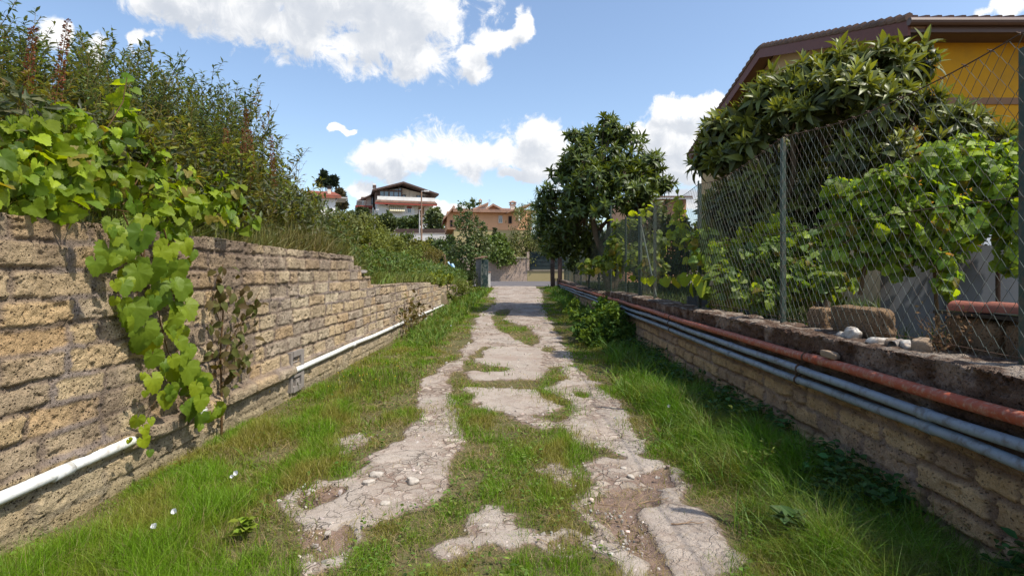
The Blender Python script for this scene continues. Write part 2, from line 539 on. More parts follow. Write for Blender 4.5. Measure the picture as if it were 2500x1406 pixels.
M['sallow'] = plain_mat('pale_yellow_plaster', (0.42, 0.34, 0.17), 0.9, 0.15, 0.8)
M['brownband'] = plain_mat('brown_plaster', (0.27, 0.15, 0.085), 0.9, 0.12)
M['redwood'] = plain_mat('red_brown_paint', (0.17, 0.055, 0.04), 0.6, 0.25, 6)
M['darkwood'] = plain_mat('dark_brown_wood', (0.10, 0.062, 0.05), 0.6, 0.3, 5)
M['gutter'] = plain_mat('brown_gutter', (0.12, 0.07, 0.055), 0.45, 0.2, 3)
M['redband'] = plain_mat('red_border', (0.30, 0.06, 0.04), 0.8, 0.2)
M['metal'] = plain_mat('grey_sheet_metal', (0.095, 0.10, 0.11), 0.55, 0.25, 3, metallic=0.2, dirt=(0.07, 0.06, 0.05), dirt_s=2.5)
M['zinc'] = plain_mat('pale_corrugated_metal', (0.55, 0.58, 0.62), 0.4, 0.1, 3, metallic=0.3)
M['glossblack'] = plain_mat('black_membrane', (0.012, 0.012, 0.013), 0.35, 0.2)
M['ceramic'] = plain_mat('white_ceramic', (0.52, 0.48, 0.42), 0.45, 0.15, 20, dirt=(0.28, 0.2, 0.14), dirt_s=14, dirt_amt=0.8)
M['rock'] = plain_mat('brown_stone', (0.30, 0.22, 0.15), 0.95, 0.4, 30, bump=0.7, bscale=70)
M['pale_rock'] = plain_mat('pale_stone', (0.45, 0.40, 0.34), 0.95, 0.3, 30, bump=0.7, bscale=70)
M['dry'] = leaf_mat('dry_plants', 0.8, 0.2, (1.1, 1.0, 0.8), 0.1)
M['greengate'] = plain_mat('dark_green_shutter', (0.018, 0.032, 0.033), 0.5, 0.25, 2)
M['peeling'] = plain_mat('peeling_green_paint', (0.05, 0.085, 0.075), 0.7, 0.4, 9, dirt=(0.42, 0.40, 0.34), dirt_s=5.5, dirt_amt=0.75)
M['lamp'] = plain_mat('galvanised_pole', (0.46, 0.44, 0.42), 0.6, 0.15, 3, metallic=0.1)
M['lamp_rust'] = plain_mat('rusty_pole', (0.28, 0.17, 0.11), 0.7, 0.3, 2)
M['bluesheet'] = plain_mat('pale_blue_plastic', (0.36, 0.52, 0.68), 0.4, 0.15, 3)
M['petal'] = leaf_mat('white_petals', 0.6, 0.4, (1, 1, 1), 0.2, 0.05)
M['twig'] = plain_mat('dry_twig', (0.27, 0.18, 0.11), 0.9, 0.3, 20)
M['awning'] = plain_mat('striped_awning', (0.60, 0.55, 0.42), 0.9, 0.05, usecol=True)
M['brick'] = None


def glass_mat():
    m, t = new_mat('window_glass')
    p = t.n('ShaderNodeBsdfPrincipled', {'Base Color': (0.10, 0.16, 0.22, 1), 'Roughness': 0.06, 'Specular IOR Level': 0.9})
    out(t, p.outputs[0])
    return m


M['glass'] = glass_mat()


def brick_mat(name, c1, c2, mort, bw, bh):
    m, t = new_mat(name)
    geo = t.n('ShaderNodeNewGeometry')
    s = t.n('ShaderNodeSeparateXYZ', {0: geo.outputs['Position']})
    cb = t.n('ShaderNodeCombineXYZ', {0: s.outputs[0], 1: s.outputs[2]})
    b = t.n('ShaderNodeTexBrick', {'Vector': cb.outputs[0], 'Color1': (*c1, 1), 'Color2': (*c2, 1), 'Mortar': (*mort, 1), 'Scale': 1.0,
                                   'Mortar Size': 0.02, 'Brick Width': bw, 'Row Height': bh})
    n = t.noise(geo.outputs['Position'], 2.0, 6, 0.6)
    c = t.mix(1.0, b.outputs['Color'], t.mix(n, (0.7, 0.68, 0.66), (1.25, 1.25, 1.25)), 'MULTIPLY')
    p = t.n('ShaderNodeBsdfPrincipled', {'Base Color': c, 'Roughness': 0.95})
    bp = t.n('ShaderNodeBump', {'Strength': 0.6, 'Distance': 0.02, 'Height': t.m('SUBTRACT', 1.0, b.outputs['Fac'])})
    t.set(p.inputs['Normal'], bp.outputs[0])
    out(t, p.outputs[0])
    return m


M['brick'] = brick_mat('beige_block_wall', (0.58, 0.44, 0.34), (0.50, 0.38, 0.29), (0.34, 0.26, 0.20), 0.5, 0.17)


# ------------------------------------------------------------------ ground
def zg(Y):
    """height of the lane along its length"""
    return 0.55 * sstep(Y, 11, 37) + 0.2 * sstep(Y, 36, 48)


def bank(X, Y):
    b = 1.78 - 0.42 * sstep(Y, 9.5, 12) - 0.35 * sstep(Y, 14, 30)
    b = b + 0.10 * np.clip(-X - 3.1, 0, 12)
    b = b + 0.10 * (fbm(X * 0.9, Y * 0.9, 5) - 0.5)
    return b * (1 - sstep(Y, 30, 37)) + zg(Y) * sstep(Y, 30, 37)


def terrain(X, Y):
    X = np.asarray(X, float); Y = np.asarray(Y, float)
    mid = zg(Y) - 0.12
    lt = bank(X, Y)
    rt = np.where(Y < 36, 0.72, zg(Y) - 0.1) * np.ones_like(X)
    z = np.where(X < -3.03, lt, np.where(X > 2.62, rt, mid))
    z = np.where(Y > 37, np.minimum(z, zg(Y) - 0.06), z)
    hill = 8.5 * sstep(Y, 50, 108) * (0.55 + 0.45 * sstep(-X, -25, 10)) + 10 * sstep(Y, 110, 400)
    return z + hill + np.where(Y > 50, 0.6 * (fbm(X * .1, Y * .1, 3) - .5), 0)


xs = np.concatenate([np.linspace(-600, -60, 12), np.linspace(-50, -12, 20), np.linspace(-11, -3.2, 30), [-3.1, -3.0, 2.55, 2.65, 2.8],
                     np.linspace(3.2, 12, 16), np.linspace(14, 60, 16), np.linspace(80, 600, 10)])
ys = np.concatenate([[-60, -20, -5], np.linspace(0, 37, 75), np.linspace(38, 120, 60), np.linspace(130, 420, 20), [700, 1500]])
GX, GY = np.meshgrid(xs, ys, indexing='ij')
mb = MB().grid(np.stack([GX, GY, terrain(GX, GY)], -1))
o = struct(mb.build('terrain', M['earth'], smooth=True))


# --- the lane: bare patches traced on the ground
def gpt(px, py):
    """photo pixel -> ground point (solves the gentle rise of the lane)"""
    Y = 5.0
    for _ in range(60):
        Y = 0.5 * Y + 0.5 * F * (EYE - float(zg(Y))) / max(py - CY, 4)
    return ((px - CX) * Y / F, Y)


C2 = lambda pts: [gpt(850 + x / 3.056, 620 + y / 3.056) for x, y in pts]
C6 = lambda pts: [gpt(700 + x / 2.273, 1000 + y / 2.273) for x, y in pts]
BARE = [
    C6([(40, 560), (60, 450), (330, 420), (440, 370), (560, 250), (700, 180), (760, 60), (800, -40), (900, -40), (900, 60), (930, 140), (870, 230), (850, 330), (800, 420), (760, 490), (650, 570), (340, 660), (100, 640)]),
    C2([(480, 1400), (600, 1200), (540, 1110), (555, 970), (720, 850), (860, 770), (880, 700), (960, 660), (930, 590), (960, 510), (1000, 440), (1100, 390), (1130, 300), (1090, 225),
        (1350, 215), (1350, 262), (1430, 270), (1430, 380), (1470, 480), (1520, 560), (1570, 650), (1620, 740), (1650, 850), (1720, 900), (1830, 960), (1950, 1080), (2080, 1300), (2130, 1420), (1760, 1420), (1650, 1260), (1720, 1200),
        (1720, 1110), (1560, 1050), (1480, 1000), (1660, 930), (1600, 840), (1490, 840), (1420, 940), (910, 940), (900, 885), (1210, 890), (1210, 850), (950, 820), (1090, 700), (1000, 690), (880, 770), (850, 850), (735, 900), (720, 1050), (765, 1180), (790, 1330), (780, 1420)]),
    C2([(890, 1000), (1400, 1010), (1540, 1150), (1480, 1200), (1240, 1190), (1000, 1150), (920, 1050)]),
    C2([(1150, 1200), (1400, 1240), (1510, 1290), (1460, 1310), (1280, 1240)]),
    C6([(1550, 90), (1830, -60), (1840, 60), (1900, 130), (1945, 270), (1700, 180), (1640, 160)]),
    C6([(1660, 300), (1850, 310), (2110, 320), (2160, 420), (2090, 540), (1950, 560), (2200, 565), (2380, 680), (2500, 830), (2380, 1000), (1850, 1000), (1850, 860), (1680, 750), (1860, 690), (1720, 610), (1620, 560), (1700, 450), (1780, 400)]),
    C6([(1000, 590), (1180, 550), (1200, 650), (1330, 690), (1345, 730), (1220, 765), (1100, 690)]),
    C6([(870, 740), (1000, 720), (1010, 800), (900, 830)]),
    C6([(120, 690), (340, 650), (320, 760), (140, 810)]),
    C6([(60, 830), (300, 780), (330, 850), (120, 920)]),
    C6([(290, 200), (420, 140), (430, 180), (310, 230)]),
    C6([(1480, 340), (1600, 350), (1590, 385), (1500, 375)]),
    C6([(1400, 720), (1600, 700), (1650, 780), (1500, 800)]),
]
TUFT = [C2([(1070, 490), (1110, 420), (1220, 410), (1150, 500), (1330, 540), (1440, 650), (1380, 695), (1290, 660), (1190, 600), (1110, 560)]),
        C2([(1460, 700), (1530, 690), (1520, 745), (1470, 740)]), C2([(1690, 1030), (1800, 1050), (1790, 1080), (1700, 1070)])]
SOIL = [C6([(1700, 470), (1850, 440), (2080, 450), (2080, 540), (1950, 550), (1960, 660), (2060, 740), (2130, 930), (1990, 930), (1990, 870), (1870, 750), (1850, 690), (1720, 600), (1620, 560)]),
        C6([(1900, 380), (2130, 320), (2150, 430), (2030, 440)]), C6([(60, 660), (240, 690), (350, 640), (360, 720), (320, 790), (140, 840), (80, 760)]),
        C6([(60, 520), (60, 440), (330, 430), (290, 500), (120, 560)]), C6([(1400, 720), (1600, 700), (1650, 780), (1500, 800)]),
        C6([(2380, 560), (2520, 580), (2550, 700), (2450, 700)])]
CRACK_OFF = [C2([(960, 700), (1460, 700), (1420, 940), (910, 940)]), C2([(890, 1000), (1400, 1010), (1540, 1150), (1000, 1150)])]


def inside(polys, X, Y, amp=0.05, seed=9):
    k = 0.35 + Y / 12
    xx = X + amp * k * (fbm(X * 7, Y * 7, seed, 3) - 0.5) * 2
    yy = Y + amp * k * (fbm(X * 7 + 50, Y * 7, seed + 1, 3) - 0.5) * 2
    h_ = amp * .55 * k
    xx = xx + h_ * (fbm(X * 26, Y * 22, seed + 2, 3) - .5) * 2
    yy = yy + h_ * (fbm(X * 26 + 9, Y * 22, seed + 3, 3) - .5) * 2
    r = np.zeros(np.shape(X), bool)
    for p in polys:
        r |= in_poly(xx, yy, p)
    return r


def bare_mask(X, Y):
    b = inside(BARE, X, Y, 0.15)
    for ox, oy in ((.08, 0), (-.08, 0), (0, .10), (0, -.08)):
        kk = sstep(Y, 2.6, 4.0) * (1 - .7 * sstep(Y, 5.0, 7.5))
        b = b | inside(BARE, X + ox * kk * (1 + Y / 14), Y + oy * kk * (1 + Y / 6), 0.15)
    b = b & ~inside(TUFT, X, Y, 0.09, 30)
    far = (Y > 27) & (np.abs(X + 0.25) < 1.35 + 0.3 * (fbm(X, Y * .5, 8) - .5))
    return b | far


NX = 300
px_ = np.linspace(-2.95, 2.5, NX)
py_ = [2.2]
while py_[-1] < 39.2:
    py_.append(py_[-1] + 0.0062 * py_[-1])
py_ = np.array(py_)
PX, PY = np.meshgrid(px_, py_, indexing='ij')
bm_ = bare_mask(PX, PY).astype(float)
sm_ = inside(SOIL, PX, PY, 0.07).astype(float)
cm_ = 1 - inside(CRACK_OFF, PX, PY).astype(float) * 0.85
SLAB = [C6([(1950, 545), (2200, 565), (2380, 680), (2500, 830), (2380, 1000), (2100, 1000), (2060, 740)]), C6([(1000, 590), (1180, 550), (1200, 650), (1330, 690), (1345, 730), (1220, 765), (1100, 690)])]
cm_ = np.where(inside(SLAB, PX, PY), .38, cm_)
for _ in range(6):
    for a in (bm_, sm_):
        a[1:-1, 1:-1] = (a[1:-1, 1:-1] * 2 + a[:-2, 1:-1] + a[2:, 1:-1] + a[1:-1, :-2] + a[1:-1, 2:]) / 6
edge = np.clip(2.5 - PX, 0, 1.2)
PZ = zg(PY) + 0.022 * bm_ * (1 - sm_) - 0.02 * sm_ + 0.02 * (fbm(PX * 3, PY * 3, 2) - .5) + 0.05 * (fbm(PX * .8, PY * .8, 12) - .5) + 0.05 * (1 - sstep(edge, 0, 0.9))
path_col = np.stack([bm_, sm_, cm_], -1)
struct(MB().grid(np.stack([PX, PY, PZ], -1), path_col).build('path', M['path'], smooth=True))


def path_z(X, Y):
    e = np.clip(2.5 - X, 0, 1.2)
    return zg(Y) + 0.05 * (fbm(X * .8, Y * .8, 12) - .5) + 0.02 * (fbm(X * 3, Y * 3, 2) - .5) + 0.05 * (1 - sstep(e, 0, .9))


# crossing road
rx = np.linspace(-45, 45, 91); ry = np.linspace(39.0, 49.5, 12)
RX, RY = np.meshgrid(rx, ry, indexing='ij')
struct(MB().grid(np.stack([RX, RY, zg(RY) + 0.03 + 0 * RX], -1)).build('road', M['road'], smooth=True))


# ------------------------------------------------------------------ walls
def wall_mesh(sgn, X0, y0, y1, step, ztop, row_h, blk, seed, colf, depth=0.36, z0=-0.12, dz=0.0095, recess=0.014, bulge=None, beam=None):
    """masonry as a fine relief: rows of blocks, joints, worn faces; the top folds back over the wall's thickness"""
    r = np.random.default_rng(seed)
    Ys = [y0]
    while Ys[-1] < y1:
        Ys.append(Ys[-1] + step * max(Ys[-1], 2.5))
    Ys = np.array(Ys)
    tmax = ztop(Ys).max() + depth + 0.25
    Ts = np.arange(z0, tmax, dz)
    S, T = np.meshgrid(Ys, Ts, indexing='ij')
    top = ztop(S) + 0.035 * (fbm(S * 5, T * 0 + 3, seed + 4, 4) - .5)
    d = np.clip(T - top, 0, None)
    Z = np.minimum(T, top)
    zz = Z + 0.03 * (fbm(S * 0.7, Z * 1.5, seed, 3) - .5) + 0.040 * (fbm(S * 6, Z * 6, seed + 1, 5, .6) - .5)
    ss_ = S + 0.06 * (fbm(S * 6 + 9, Z * 6, seed + 2, 5, .6) - .5)
    rows = [z0 - 0.3]
    while rows[-1] < 3.2:
        rows.append(rows[-1] + row_h * r.uniform(0.9, 1.12))
    rows = np.array(rows)
    ri = np.clip(np.searchsorted(rows, zz) - 1, 0, len(rows) - 2)
    dzj = np.minimum(zz - rows[ri], rows[ri + 1] - zz)
    dsj = np.full(S.shape, 9.0); bid = np.zeros(S.shape, int)
    for k in range(len(rows) - 1):
        mk = ri == k
        if not mk.any():
            continue
        j = [y0 - 1 + r.uniform(0, blk)]
        while j[-1] < y1 + 1:
            j.append(j[-1] + blk * (r.uniform(0.8, 1.2) if r.random() > .2 else r.uniform(0.45, 0.7)))
        j = np.array(j)
        q = ss_[mk]
        jj = np.clip(np.searchsorted(j, q) - 1, 0, len(j) - 2)
        dsj[mk] = np.minimum(q - j[jj], j[jj + 1] - q)
        bid[mk] = k * 400 + jj
    dj = np.minimum(np.maximum(dsj * .62 - .004, 0), dzj)
    # rounded corners of the blocks
    dj = np.where((dsj < .05) & (dzj < .05), np.maximum(0, .05 - np.hypot(.05 - dsj, .05 - dzj)), dj)
    jw = 0.004 + 0.014 * fbm(S * 2.2, Z * 2.2, seed + 7, 3)
    body = sstep(dj, jw * 0.5, jw * 0.5 + 0.024)
    nb = bid.max() + 2
    boff = r.normal(0, 0.006, nb)[bid]
    tilt = r.normal(0, 0.025, nb)[bid] * (zz - rows[ri] - row_h / 2)
    worn = 0.028 * (fbm(S * 9, Z * 9, seed + 11, 5, .6) - .5) + 0.016 * (fbm(S * 24, Z * 24, seed + 12, 4, .6) - .5) - 0.016 * sstep(fbm(S * 11 + 5, Z * 13, seed + 17, 4, .6), .60, .72)
    h = recess * (body - 1) * 1.0 + (boff + tilt) * body + worn
    # mortar squeezed out here and there
    sq = sstep(fbm(S * 1.6, Z * 2.4, seed + 21, 3), 0.52, 0.66) * (1 - body)
    h = h + sq * recess * 1.0
    mort = (1 - body)
    if beam is not None:
        bmk = sstep(zz, beam - .02, beam + .02)
        h = h * (1 - bmk) + bmk * (0.02 + worn * 1.6)
        mort = mort * (1 - bmk)
    else:
        bmk = 0 * S
    if bulge is not None:
        h = h + bulge(S, Z)
    rr = np.clip(d / 0.05, 0, 1)
    X = X0 + sgn * (h * (1 - rr * .6)) - sgn * np.clip(d - 0.0, 0, None)
    Zf = Z + np.where(d > 0, 0.02 * (fbm(S * 8, T * 8, seed + 31, 4) - .5) * 2 - 0.03 * (1 - rr), 0) - np.clip(d - depth, 0, None) * 3
    col = colf(S, Z, r.random(nb)[bid], r.random(nb)[bid], mort, sq, bmk, d, top)
    P = np.stack([X, S, Zf], -1)
    if sgn < 0:
        P = P[:, ::-1]; col = col[:, ::-1]
    return MB().grid(P, col)


def lerp(a, b, t):
    return np.asarray(a) * (1 - t[..., None]) + np.asarray(b) * t[..., None]


def left_col(S, Z, u1, u2, mort, sq, bmk, d, top):
    c = lerp((0.45, 0.34, 0.205), (0.46, 0.385, 0.27), u1)
    c = lerp(c, (0.33, 0.275, 0.215), sstep(u2, 0.66, 0.72) * 0.8)
    c = lerp(c, (0.38, 0.265, 0.155), (u2 < 0.13) * 0.6)
    pale = sstep(S, 5.0, 7.5)
    c = c * (1.14 + .06 * pale[..., None]) * (np.array([1.06, 1.0, .88]) * (1 - pale[..., None]) + pale[..., None])
    c = lerp(c, (0.215, 0.165, 0.13), mort * 0.8)
    c = lerp(c, (0.30, 0.25, 0.22), sq * 0.7)
    # grey-brown weathering of the upper courses, damp foot
    wth = sstep(Z, 1.25, 1.85) * sstep(fbm(S * 1.2, Z * 1.8, 77, 4), 0.3, 0.62)
    c = lerp(c, (0.19, 0.14, 0.105), wth * (0.8 - .2 * pale))
    st = sstep(fbm(S * 1.7, Z * 0.8, 91, 5, .6), 0.52, 0.7)
    c = lerp(c, (0.20, 0.15, 0.11), st * (0.62 - .25 * pale))
    foot = sstep(0.42 - Z + 0.1 * (fbm(S * 3, Z * 3, 44) - .5), 0.0, 0.12)
    c = lerp(c, (0.47, 0.385, 0.25), foot * 0.55)
    grn = sstep(0.22 - Z, 0.0, 0.2) * 0.4
    c = lerp(c, (0.16, 0.15, 0.07), grn)
    c = lerp(c, (0.24, 0.185, 0.14), sstep(d, 0.0, 0.05) * 0.8)
    return c * (0.88 + 0.24 * fbm(S * 14, Z * 14, 5, 4))[..., None]


def right_col(S, Z, u1, u2, mort, sq, bmk, d, top):
    c = lerp((0.33, 0.225, 0.125), (0.40, 0.285, 0.165), u1)
    c = lerp(c, (0.28, 0.20, 0.14), (u2 > .7) * .8)
    c = lerp(c, (0.17, 0.12, 0.09), mort * 0.85)
    c = lerp(c, (0.26, 0.20, 0.16), sq * 0.5)
    up = sstep(Z, 0.5, 0.72)  # shade of the gap behind the pipes, put into the stone colour
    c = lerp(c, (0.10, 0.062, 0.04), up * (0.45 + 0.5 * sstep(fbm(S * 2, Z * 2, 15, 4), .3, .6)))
    bc = lerp((0.085, 0.052, 0.036), (0.20, 0.15, 0.115), sstep(fbm(S * 5, Z * 7, 25, 5, .6), 0.45, 0.75))
    c = lerp(c, bc, bmk * 0.95)
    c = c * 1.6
    tp = lerp((0.13, 0.085, 0.06), (0.36, 0.30, 0.24), sstep(fbm(S * 6, d * 9, 35, 5, .65), 0.42, 0.66))
    c = lerp(c, tp, sstep(d, 0.0, 0.04))
    return c * (0.85 + 0.3 * fbm(S * 14, Z * 14, 6, 4))[..., None]


WX = -2.90


def ltop(Y):
    z = 1.93 - 0.06 * sstep(Y, 3, 10)
    z = z - 0.17 * sstep(Y, 9.95, 10.05) - 0.19 * sstep(Y, 10.45, 10.55) - 0.17 * sstep(Y, 11.1, 11.2)
    z = z - 0.012 * np.clip(Y - 11, 0, 20) - 0.10 * sstep(Y, 18.6, 18.7) - 0.12 * sstep(Y, 20.2, 20.3)
    return z


def lbulge(S, Z):
    """mortar smeared over the white pipe where it disappears"""
    w_ = np.exp(-(np.abs(Z - 0.350) / 0.075) ** 4)
    m = sstep(S, 4.22, 4.3) * (1 - sstep(S, 4.95, 5.05)) + sstep(S, 5.15, 5.25) * (1 - sstep(S, 7.25, 7.3))
    lip = np.exp(-((Z - 0.405) / 0.03) ** 2) * (0.35 + 0.65 * fbm(S * 5, Z, 61, 3))
    return 0.082 * w_ * m + 0.045 * lip * (1 - m) * (S < 21)


lw = wall_mesh(1, WX, 2.0, 21.0, 0.0016, ltop, 0.172, 0.56, 3, left_col, bulge=lbulge).build('tufa_wall', M['tufa'], smooth=True)
tag(lw, 'tall sunlit wall of pitted yellow tufa blocks on the grassy lane, stepping down at its far end', 'wall')

RWX = 2.42


def rtop(Y):
    return 1.09 - 0.03 * sstep(Y, 3, 8) - 0.12 * sstep(Y, 15.5, 17.5) + 0.16 * sstep(Y, 20, 34)


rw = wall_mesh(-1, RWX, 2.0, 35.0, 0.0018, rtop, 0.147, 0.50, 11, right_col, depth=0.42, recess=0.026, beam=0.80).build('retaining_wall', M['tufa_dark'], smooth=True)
tag(rw, 'low shaded brown tufa wall carrying the pipes and the chain link fence', 'wall')

# broken stretch of low wall further along the left side
lw2 = wall_mesh(1, -3.05, 21.6, 34.6, 0.003, lambda Y: 1.02 + 0.0 * Y + 0.16 * (fbm(Y * 1.3, Y * 0, 8) - .5), 0.17, 0.5, 23, left_col).build('broken_wall', M['tufa'], smooth=True)
tag(lw2, 'low crumbling tufa wall half buried in weeds before the gate pillar', 'wall')
# stone slab lying at the step
def rock(name, c, size, seed, mat, label, cat, group=None, rz=0.0):
    r = np.random.default_rng(seed)
    import bmesh
    bm = bmesh.new()
    bmesh.ops.create_icosphere(bm, subdivisions=3, radius=1)
    v = np.array([q.co[:] for q in bm.verts]); f = np.array([[q.index for q in fc.verts] for fc in bm.faces])
    bm.free()
    n = np.sign(v) * np.abs(v) ** 0.62
    n = n * (1 + 0.7 * (fbm(v[:, 0] * 1.7 + seed, v[:, 1] * 1.7 + v[:, 2] * 2.3, seed, 3) - .5))[:, None]
    n = n * np.asarray(size) / 2
    n = n @ rotm('x', r.uniform(-.15, .15)).T @ rotm('z', rz).T
    n[:, 2] -= n[:, 2].min()
    ob = MB().add(n + np.asarray(c, float), f).build(name, mat, smooth=True, loc=c)
    return tag(ob, label, cat, group)


rock('stone_slab', (WX - 0.10, 10.75, 1.545), (0.26, 0.60, 0.05), 5, M['concrete'], 'flat grey stone slab lying on the step of the tall tufa wall', 'slab', rz=.2)


# ------------------------------------------------------------------ pipes
def wob_line(x, z, y0, y1, n, amp, seed):
    Y = np.linspace(y0, y1, n)
    return np.stack([x + amp * (fbm(Y * .5, Y * 0, seed, 3) - .5), Y, z + amp * (fbm(Y * .5, Y * 0 + 5, seed, 3) - .5)], -1)


t = thing('white_drain_pipe', 'white plastic pipe let into the foot of the tall tufa wall', 'pipe', (WX, 3, .345))
MB().tube(wob_line(WX + 0.020, 0.345, 2.2, 21.4, 60, 0.03, 2), 0.036, 14).build('tube', M['white_pipe'], t, True)
for Y in (16.6, 9.9, 3.6):
    MB().tube(np.array([[WX + .022, Y - .07, .345], [WX + .022, Y + .07, .345]]), 0.041, 14).build('coupling', M['white_pipe'], t, True)
MB().tube(np.array([[WX + .04, 17.2, .34], [WX + .05, 17.2, .12]]), 0.045, 10).build('branch_tube', M['white_pipe'], t, True)

PXX = RWX - 0.075
for nm, z, r_, mk, lab in (('red_pipe', 0.905, 0.036, 'red_pipe', 'chalky red pipe, topmost of the three along the low brown wall'),
                           ('grey_blue_pipe', 0.787, 0.031, 'blue_pipe', 'blue grey pipe, middle one of three under the red pipe'),
                           ('grey_blue_pipe', 0.690, 0.031, 'blue_pipe', 'blue grey pipe, lowest of three along the low brown wall')):
    t = thing(nm, lab, 'pipe', (PXX, 3, z), 'pipes along the low wall')
    MB().tube(wob_line(PXX, z, 1.9, 35, 90, 0.055, int(z * 100)), r_, 14).build('tube', M[mk], t, True)
    for Y in ((4.55, 9.2, 13.8, 20) if r_ > .033 else (3.3, 6.4, 10.5, 15, 20)):
        p = wob_line(PXX, z, 1.9, 35, 90, 0.055, int(z * 100)); i = np.argmin(abs(p[:, 1] - Y))
        MB().tube(np.array([[p[i, 0], Y - .045, p[i, 2]], [p[i, 0], Y + .045, p[i, 2]]]), r_ + .0045, 14).build('coupling', M[mk], t, True)
    for Y in (4.72, 8.9, 14.5, 21):
        c = MB()
        p = wob_line(PXX, z, 1.9, 35, 90, 0.055, int(z * 100)); i = np.argmin(abs(p[:, 1] - Y))
        Yc = Y + (0.9 - z) * .6
        c.tube(np.array([[p[i, 0], Yc - .011, p[i, 2]], [p[i, 0], Yc + .011, p[i, 2]]]), r_ + .007, 12)
        c.tube(np.array([[p[i, 0], Yc, p[i, 2] + r_ + .002], [p[i, 0] + .04, Yc, p[i, 2] + r_ + .02], [p[i, 0] + .1, Yc, p[i, 2] + r_ + .02]]), .006, 6)
        c.box((p[i, 0] - .01, Yc, p[i, 2] + r_ + .008), (.02, .012, .022))
        c.build('clamp', M['rust'], t)

# meter niche in the left wall
t = thing('meter_box', 'open grey concrete meter box let into the tufa wall beside the white pipe', 'box', (WX + .03, 7.38, .1))
q = MB()
bx, by = WX - .015, 7.38
for (cy, cz, sy, sz) in ((by - .175, .33, .06, .50), (by + .175, .33, .10, .50), (by, .55, .25, .07), (by, .10, .25, .07), (by, .27, .25, .035)):
    q.box((bx, cy, cz), (.10, sy, sz))
q.build('frame', M['concrete'], t)
MB().box((bx - .02, by, .40), (.02, .27, .26)).box((bx - .02, by, .18), (.02, .27, .16)).build('recess', M['black'], t)
q = MB()
for k in range(5):
    q.box((bx + .015, by + .01, .32 + k * .04), (.02, .15, .012), ry=.5)
q.build('louvre', M['concrete'], t)
MB().box((bx + .02, by + .03, .17), (.04, .12, .10)).tube(np.array([[bx + .04, by + .03, .17], [bx + .055, by + .03, .17]]), .03, 10).build('meter', M['concrete'], t)


# ------------------------------------------------------------------ fences
FXX = 2.66


def ftop(Y):
    return 2.93 + 0.03 * np.sin(Y * 1.3) - 0.10 * np.abs(np.sin((Y - 3.05) / 2.75 * math.pi)) - .06 * sstep(4.5 - Y, 0, 2) + 0.05 * sstep(Y, 11.2, 12)


t = thing('chain_link_fence', 'tall rusty chain link fence on green posts along the low brown wall', 'fence', (FXX, 3, 1.08))
q = MB()
DW, DH = 0.104, 0.124
nwire = int((12.8 - 1.9) / (DW / 2))
for i in range(nwire):
    yb = 1.9 + i * DW / 2
    zt = float(ftop(np.array(yb)))
    n = int((zt - 1.06) / (DH / 2)) + 1
    zz = zt - np.arange(n) * DH / 2
    sg = ((np.arange(n) + i) % 2) * 2 - 1
    wv = 0.012 * (fbm(np.full(n, yb * 1.2), zz * 1.5, 3, 3) - .5) * 2
    bl = 0.09 * np.sin((zz - 1.06) / 1.9 * math.pi) * (fbm(np.full(n, yb * .5), zz * .4, 19, 2) - .5)
    pts = np.stack([FXX + sg * .004 + bl, yb + sg * (DW / 4 + .001) + wv, zz + wv], -1)
    q.tube(pts, 0.0019 + 0.0003 * random.random(), 4, cap=False)
q.build('mesh', M['wire'], t)
yy = np.arange(1.9, 12.81, .05)
q = MB().tube(np.stack([FXX + 0 * yy, yy, ftop(yy) + .004], -1), .0042, 5)
for z in (1.14, 2.0):
    q.tube(np.stack([FXX + .008 + 0 * yy, yy, z + 0 * yy + .01 * np.sin(yy * 2)], -1), .003, 5)
# barbs on the top wire
for Y in np.arange(2.1, 8, .19):
    z = float(ftop(np.array(Y))) + .004
    q.tube(np.array([[FXX - .012, Y - .015, z - .012], [FXX + .012, Y + .015, z + .014]]), .003, 4)
    q.tube(np.array([[FXX + .012, Y - .012, z - .010], [FXX - .012, Y + .012, z + .014]]), .003, 4)
q.build('top_wire', M['rust'], t)
for Y, r_ in ((3.065, .03), (5.91, .026), (8.67, .026), (11.54, .03)):
    p = MB()
    a = r_
    # angle-iron post: two flanges and a cut top
    zt = 2.97 if Y > 4 else 2.80
    p.box((FXX + .035, Y, (1.0 + zt) / 2), (.012, 2 * a, zt - 1.0))
    p.box((FXX + .035 + .029, Y + a - .004, (1.0 + zt) / 2 - .02), (.05, .010, zt - 1.04))
    p.build('post', M['greenpost'], t)
MB().tube(np.array([[FXX + .05, 11.4, 1.1], [FXX + .05, 12.9, 2.7]]), .018, 6).build('brace', M['greenpost'], t)

t = thing('wire_fence', 'green welded wire fence continuing along the low wall towards the gate', 'fence', (FXX, 13, .95))
q = MB()
y0, y1 = 12.85, 34.8
yy = np.linspace(y0, y1, 60)
for z in np.arange(1.0, 2.95, .042):
    q.tube(np.stack([FXX + .02 * np.sin(yy * 1.1 + z), yy, z + .10 * sstep(yy, 20, 34) + .015 * np.sin(yy * .9 + z * 2)], -1), .0058, 4, cap=False)
for Y in np.arange(y0, y1, .09):
    q.tube(np.array([[FXX, Y, .95], [FXX, Y, 2.92 + .1 * float(sstep(Y, 20, 34))]]), .003, 4, cap=False)
q.build('mesh', M['greynet'], t)
for Y in (12.85, 14.6, 17.0, 19.6, 22.4, 25.4, 28.6, 32, 34.7):
    MB().tube(np.array([[FXX + .03, Y, .9], [FXX + .03, Y, 3.0 if Y not in (17.0,) else 3.55]]), .03 if Y > 13 else .045, 8).build('post', M['greenpost'], t)

